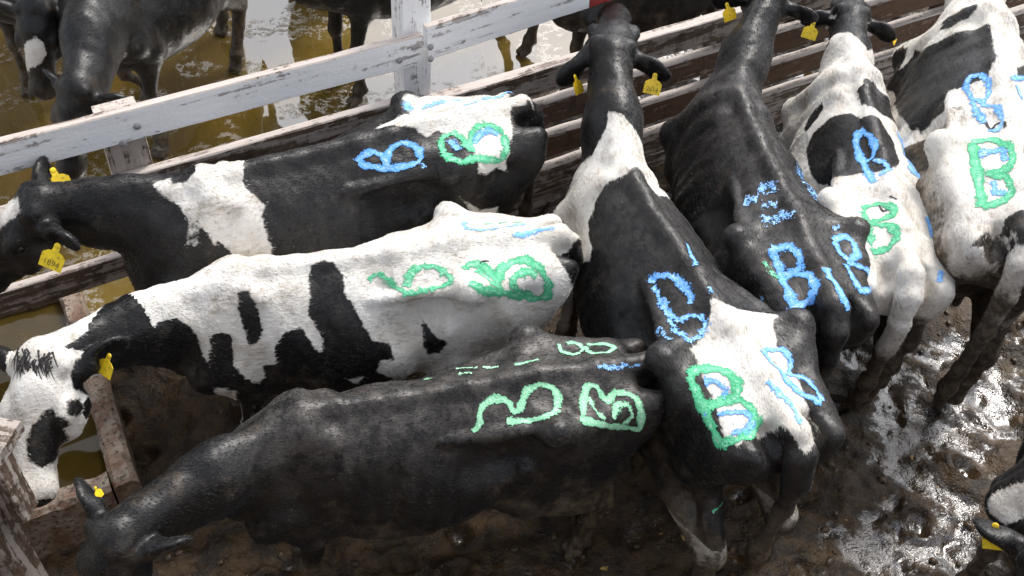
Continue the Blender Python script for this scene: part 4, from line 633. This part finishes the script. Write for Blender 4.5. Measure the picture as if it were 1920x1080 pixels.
def eye_ball(parent, c, r):
    V = []; F = []; n, k = 12, 7
    for i in range(1, k):
        for j in range(n): a = math.pi*i/k; V.append((c[0]+r*math.sin(a)*math.cos(j*2*math.pi/n), c[1]+r*math.sin(a)*math.sin(j*2*math.pi/n), c[2]+r*math.cos(a)))
    for i in range(k-2):
        for j in range(n): F.append((i*n+j, (i+1)*n+j, (i+1)*n+(j+1) % n, i*n+(j+1) % n))
    F.append(tuple(range(n))[::-1]); F.append(tuple((k-2)*n+j for j in range(n)))
    mesh_obj('eye', V, F, EYE, parent, True)
def ribbon(parent, bvh, pts, width, mat, gap, name='painted_mark'):
    P = [Vector(p) for p in pts]; Q = []
    for a, b in zip(P[:-1], P[1:]):
        k = max(1, int((b-a).length/0.009))
        for i in range(k): Q.append(a.lerp(b, i/k))
    Q.append(P[-1])
    for _ in range(2): Q = [Q[0]]+[(Q[i-1]+Q[i]*2+Q[i+1])/4 for i in range(1, len(Q)-1)]+[Q[-1]]
    N = 6; V = []; F = []; ac = []; gp = []
    for i, q in enumerate(Q):
        c, n, _, _ = bvh.find_nearest(q)
        if c is None: continue
        t = (Q[min(i+1, len(Q)-1)]-Q[max(i-1, 0)]).normalized(); s = n.cross(t).normalized()
        wv = width*(1.0+0.22*math.sin(i*0.31+len(Q))+0.12*math.sin(i*0.83+1.7*len(Q)))
        for j in range(N+1):
            u = 2*j/N-1; p = c+s*(u*wv*1.25); c2, n2, _, _ = bvh.find_nearest(p)
            V.append(c2+n2*0.0030); ac.append(u*1.25); end = min(i, len(Q)-1-i)*0.009/width; gp.append(max(0.0, gap)+max(0, 0.5-end)*0.3)
    m = len(V)//(N+1)
    for i in range(m-1):
        for j in range(N): F.append((i*(N+1)+j, i*(N+1)+j+1, (i+1)*(N+1)+j+1, (i+1)*(N+1)+j))
    o = mesh_obj(name, V, F, mat, parent, True); attr(o, 'across', ac); attr(o, 'gap', gp); return o
def fur(parent, body, V, Q, c, dirt, skin, dust, ish, sp, count=52000):
    """short hair lying back along the body and down the legs"""
    rg = np.random.default_rng(sp['seed']+9); nv = len(V); N = np.empty(nv*3, np.float32); body.data.vertices.foreach_get('normal', N); N = N.reshape(-1, 3)
    f = rg.integers(0, len(Q), count); wt = rg.dirichlet((1, 1, 1, 1), count).astype(np.float32); q = Q[f]; best = q[np.arange(count), wt.argmax(1)]
    ok = (V[best, 2] > 0.09) & (skin[best] < 0.3); q = q[ok]; wt = wt[ok]; best = best[ok]; n = len(best)
    P = (V[q]*wt[..., None]).sum(1); nn = (N[q]*wt[..., None]).sum(1); nn /= np.linalg.norm(nn, axis=1)[:, None]+1e-6
    lg = np.clip((0.72-P[:, 2])/0.12, 0, 1)[:, None]; d = np.array((-1, 0, -0.25))*(1-lg)+np.array((-0.1, 0, -1.0))*lg
    ph = np.stack([np.sin(P@np.array(k)*s+o) for k, s, o in (((7, 3, 5), 1.0, 0.3), ((-4, 8, 3), 1.1, 1.9), ((5, -6, 8), 0.9, 4.1))], 1)
    d = d+0.30*ph+rg.normal(0, 0.15, (n, 3)); d -= nn*(d*nn).sum(1)[:, None]; d /= np.linalg.norm(d, axis=1)[:, None]+1e-6
    L = (0.0145*(1-0.25*lg[:, 0])*np.where(ish[best], 0.6, 1)*rg.uniform(0.6, 1.35, n))[:, None]
    pts = np.stack([P-nn*0.001, P+d*L*0.5+nn*0.0016, P+d*L+nn*rg.uniform(0.0002, 0.0026, (n, 1))], 1).astype(np.float32)
    cu = bpy.data.hair_curves.new('fur'); cu.add_curves([3]*n); cu.position_data.foreach_set('vector', pts.ravel())
    for nm, a in (('radius', np.tile((0.0007, 0.0006, 0.00015), n)), ('coat', np.repeat(c[best]+rg.normal(0, 0.004, n), 3)), ('dirt', np.repeat(dirt[best], 3)), ('skin', np.repeat(skin[best], 3)), ('dust', np.repeat(dust[best], 3))):
        at = cu.attributes.get(nm) or cu.attributes.new(nm, 'FLOAT', 'POINT'); at.data.foreach_set('value', np.asarray(a, np.float32))
    cu.materials.append(COAT); o = bpy.data.objects.new('fur', cu); col.objects.link(o); o.parent = parent; o['kind'] = 'stuff'; return o
def cow(key, label, group=None, dx=0.0125):
    sp = COWS[key]; T = empty('cow', (sp['o'][0], sp['o'][1], sp.get('z', 0.0)), sp['yaw']); T.scale = (sp['S'],)*3
    tag(T, label, 'cow', group)
    V, Q = cow_surface(sp, dx)
    P, Hd, ish = around(sp, V)
    c = np.full(len(V), sp.get('base', -0.3)); ch = np.full(len(V), sp.get('headbase', -0.3))
    for white, poly in COATS.get(key, {}).get('body', []):
        d = np.maximum.reduce([poly_sd(P+(0, k), poly) for k in (-0.66*math.pi, 0, 0.66*math.pi)]); c = np.maximum(c, d) if white else np.minimum(c, -d)
    for white, poly in COATS.get(key, {}).get('head', []):
        d = poly_sd(Hd, poly); ch = np.maximum(ch, d) if white else np.minimum(ch, -d)
    c = np.where(ish, ch, c)
    poll = V3(*sp['poll']); w, sd, n = head_axes(poll, V3(*sp['muzzle']), sp.get('roll', 0)); q = sp.get('hs', 1.12); hq = (V-poll)/q
    c = np.where((np.abs(hq@sd) > 0.118) & (np.linalg.norm(hq-w*0.03+n*0.06, axis=1) < 0.33) & (np.abs(hq@n+0.06) < 0.16), sp.get('ear', -0.3), c)
    leg = (V[:, 2] < 0.55) & (np.abs(V[:, 1]) > 0.08)
    for i, zc in enumerate(sp.get('socks', [0, 0, 0, 0])):                       # white below this height: FL FR HL HR
        if zc:
            m = leg & ((V[:, 0] > 0.5) == (i < 2)) & ((V[:, 1] > 0) == (i % 2 == 0)); c = np.where(m, np.clip(zc-V[:, 2], -0.3, 0.3), c)
    hoof = np.clip((0.062-V[:, 2])/0.02, 0, 1)
    mz = np.where(V[:, 0] < 0.35, sp.get('mudz', 0.78), 0.62); dirt = np.clip((mz-V[:, 2])/0.30, 0, 1)*0.74+hoof*0.5
    dirt = np.maximum(dirt, 0.36*np.clip((-0.42-V[:, 0])/0.1, 0, 1)*np.clip((1.05-V[:, 2])/0.2, 0, 1))
    dirt = np.maximum(dirt, 0.20*np.clip((1.02-V[:, 2])/0.3, 0, 1))                # dried splashes low on the flanks
    skin = np.clip((0.66-V[:, 2])/0.05, 0, 1)*(np.abs(V[:, 1]) < 0.15)*(np.abs(V[:, 0]-0.02) < 0.2)*(V[:, 2] > 0.42)*sp.get('udder', 1)
    hz = (V-poll)@w/q
    nose = np.clip((hz-0.43)/0.02, 0, 1)*ish; skin = np.where(nose > 0, nose*0.0, skin); c = np.where(nose > 0.5, -0.3, c)
    if sp.get('pale'): skin = np.maximum(skin, np.clip((0.30-V[:, 0])/0.08, 0, 1)*np.clip((0.82-V[:, 2])/0.06, 0, 1)*np.clip((V[:, 2]-0.3)/0.1, 0, 1)); dirt = dirt*0.5
    b = mesh_obj('body', V, Q, COAT, T, True)
    attr(b, 'coat', c); attr(b, 'dirt', dirt); attr(b, 'skin', skin)
    dust = sp.get('dust', 0.18)*np.clip((V[:, 2]-1.02)/0.22, 0, 1)*np.clip((1.35-V[:, 0])/0.3, 0, 1); attr(b, 'dust', dust)
    fur(T, b, V, Q, c, dirt, skin, dust, ish, sp, 60000 if dx < 0.015 else 30000)
    for s in (1, -1): eye_ball(T, tuple(poll+(w*0.165+sd*s*0.083-n*0.042)*q), 0.021*q)
    strokes = PAINT.get(key, [])
    if strokes:
        bvh = BVHTree.FromPolygons([tuple(map(float, v)) for v in V], [tuple(map(int, q)) for q in Q])
        for colr, wd, gap, pts in strokes: ribbon(T, bvh, pts, wd, PAINTS[colr], gap)['label'] = {'blue': 'bright blue', 'green': 'green', 'pale': 'pale green', 'black': 'thin dark'}[colr]+' painted stroke'
    if sp.get('forelock'):
        rg = np.random.default_rng(5); TV = []; TF = []
        for _ in range(70):
            a = poll+(w*rg.uniform(-0.02, 0.03)+sd*rg.uniform(-0.06, 0.06)+n*0.042)*q; di = unit(w*1.0+sd*rg.normal(0, 0.45)+n*rg.uniform(0.02, 0.4)); L = rg.uniform(0.03, 0.085)*q; x = unit(np.cross(di, n))*0.004; p = a.copy(); b0 = len(TV)
            for k in range(5):
                f = 1-k/4.2; TV += [p-x*f, p+x*f]; p = p+di*L/4; di = unit(di-n*0.28)
            TF += [(b0+2*k, b0+2*k+1, b0+2*k+3, b0+2*k+2) for k in range(4)]
        mesh_obj('forelock', TV, TF, TUFT_B, T)['kind'] = 'stuff'
    for s, size, text, tw in sp.get('tags', []):
        e = sp.get('ears', [(0, 0), (0, 0)])[0 if s > 0 else 1]
        ed = unit(sd*s*1.0-w*(0.30+e[0])-n*(0.10+e[1])); en = unit(w*0.75+n*0.35-ed*float(ed@(w*0.75+n*0.35)))
        root = poll+(w*0.045+sd*s*0.085-n*0.055)*q; z = unit(tw[:3]); at = root+ed*0.125*q+en*(0.03 if float(z@en) > 0 else -0.034)+z*0.012
        yv = V3(0, 0, 1); x = unit(np.cross(yv, z)) if abs(z[2]) < 0.95 else V3(0, 1, 0); yv = np.cross(z, x)
        M = Matrix([[float(x[i]), float(yv[i]), float(z[i]), float(at[i])] for i in range(3)]+[[0, 0, 0, 1]])
        ear_tag(T, M @ Matrix.Rotation(0.35*math.sin(7.1*sp['seed']+s), 4, 'Z') @ Matrix.Rotation(0.25*math.cos(3.3*sp['seed']+s), 4, 'Y'), size, text)
    return T

LABELS = {
 'A': 'black cow with white shoulder band and white rump, standing along the fence at the top',
 'B': 'mostly white cow with black patches and white face, middle of the three facing left',
 'C': 'black cow with pale green painted marks on its back, lowest of the three facing left',
 'D': 'black cow with white shoulders and white rump, raising its head over the brown fence',
 'E': 'all black cow with bright blue painted marks on its rump',
 'F': 'white cow with black side patches and black head, next right of the all black cow',
 'G': 'large white and black cow at the right edge with a big green painted letter',
 'I': 'black cow with a white neck band in the bottom right corner',
 'J1': 'black cow with one white foot behind the white fence at top left',
 'J2': 'dark cow with a small white patch on its face in the top left corner',
 'J4': 'dark cow of which only lower legs show in the flood water at top',
 'J5': 'black cow with a bare pale udder standing in the flood water behind the white post',
 'J6': 'black cow beyond the fence, right behind the red end of the top rail',
  'J7': 'dark cow standing far beyond the brown fence behind the white cow\'s head',
}
for k, l in LABELS.items(): cow(k, l, 'cows crowded in the muddy pen' if len(k) == 1 else 'cows in the flooded pen beyond the fence', 0.0125 if len(k) == 1 else 0.016)
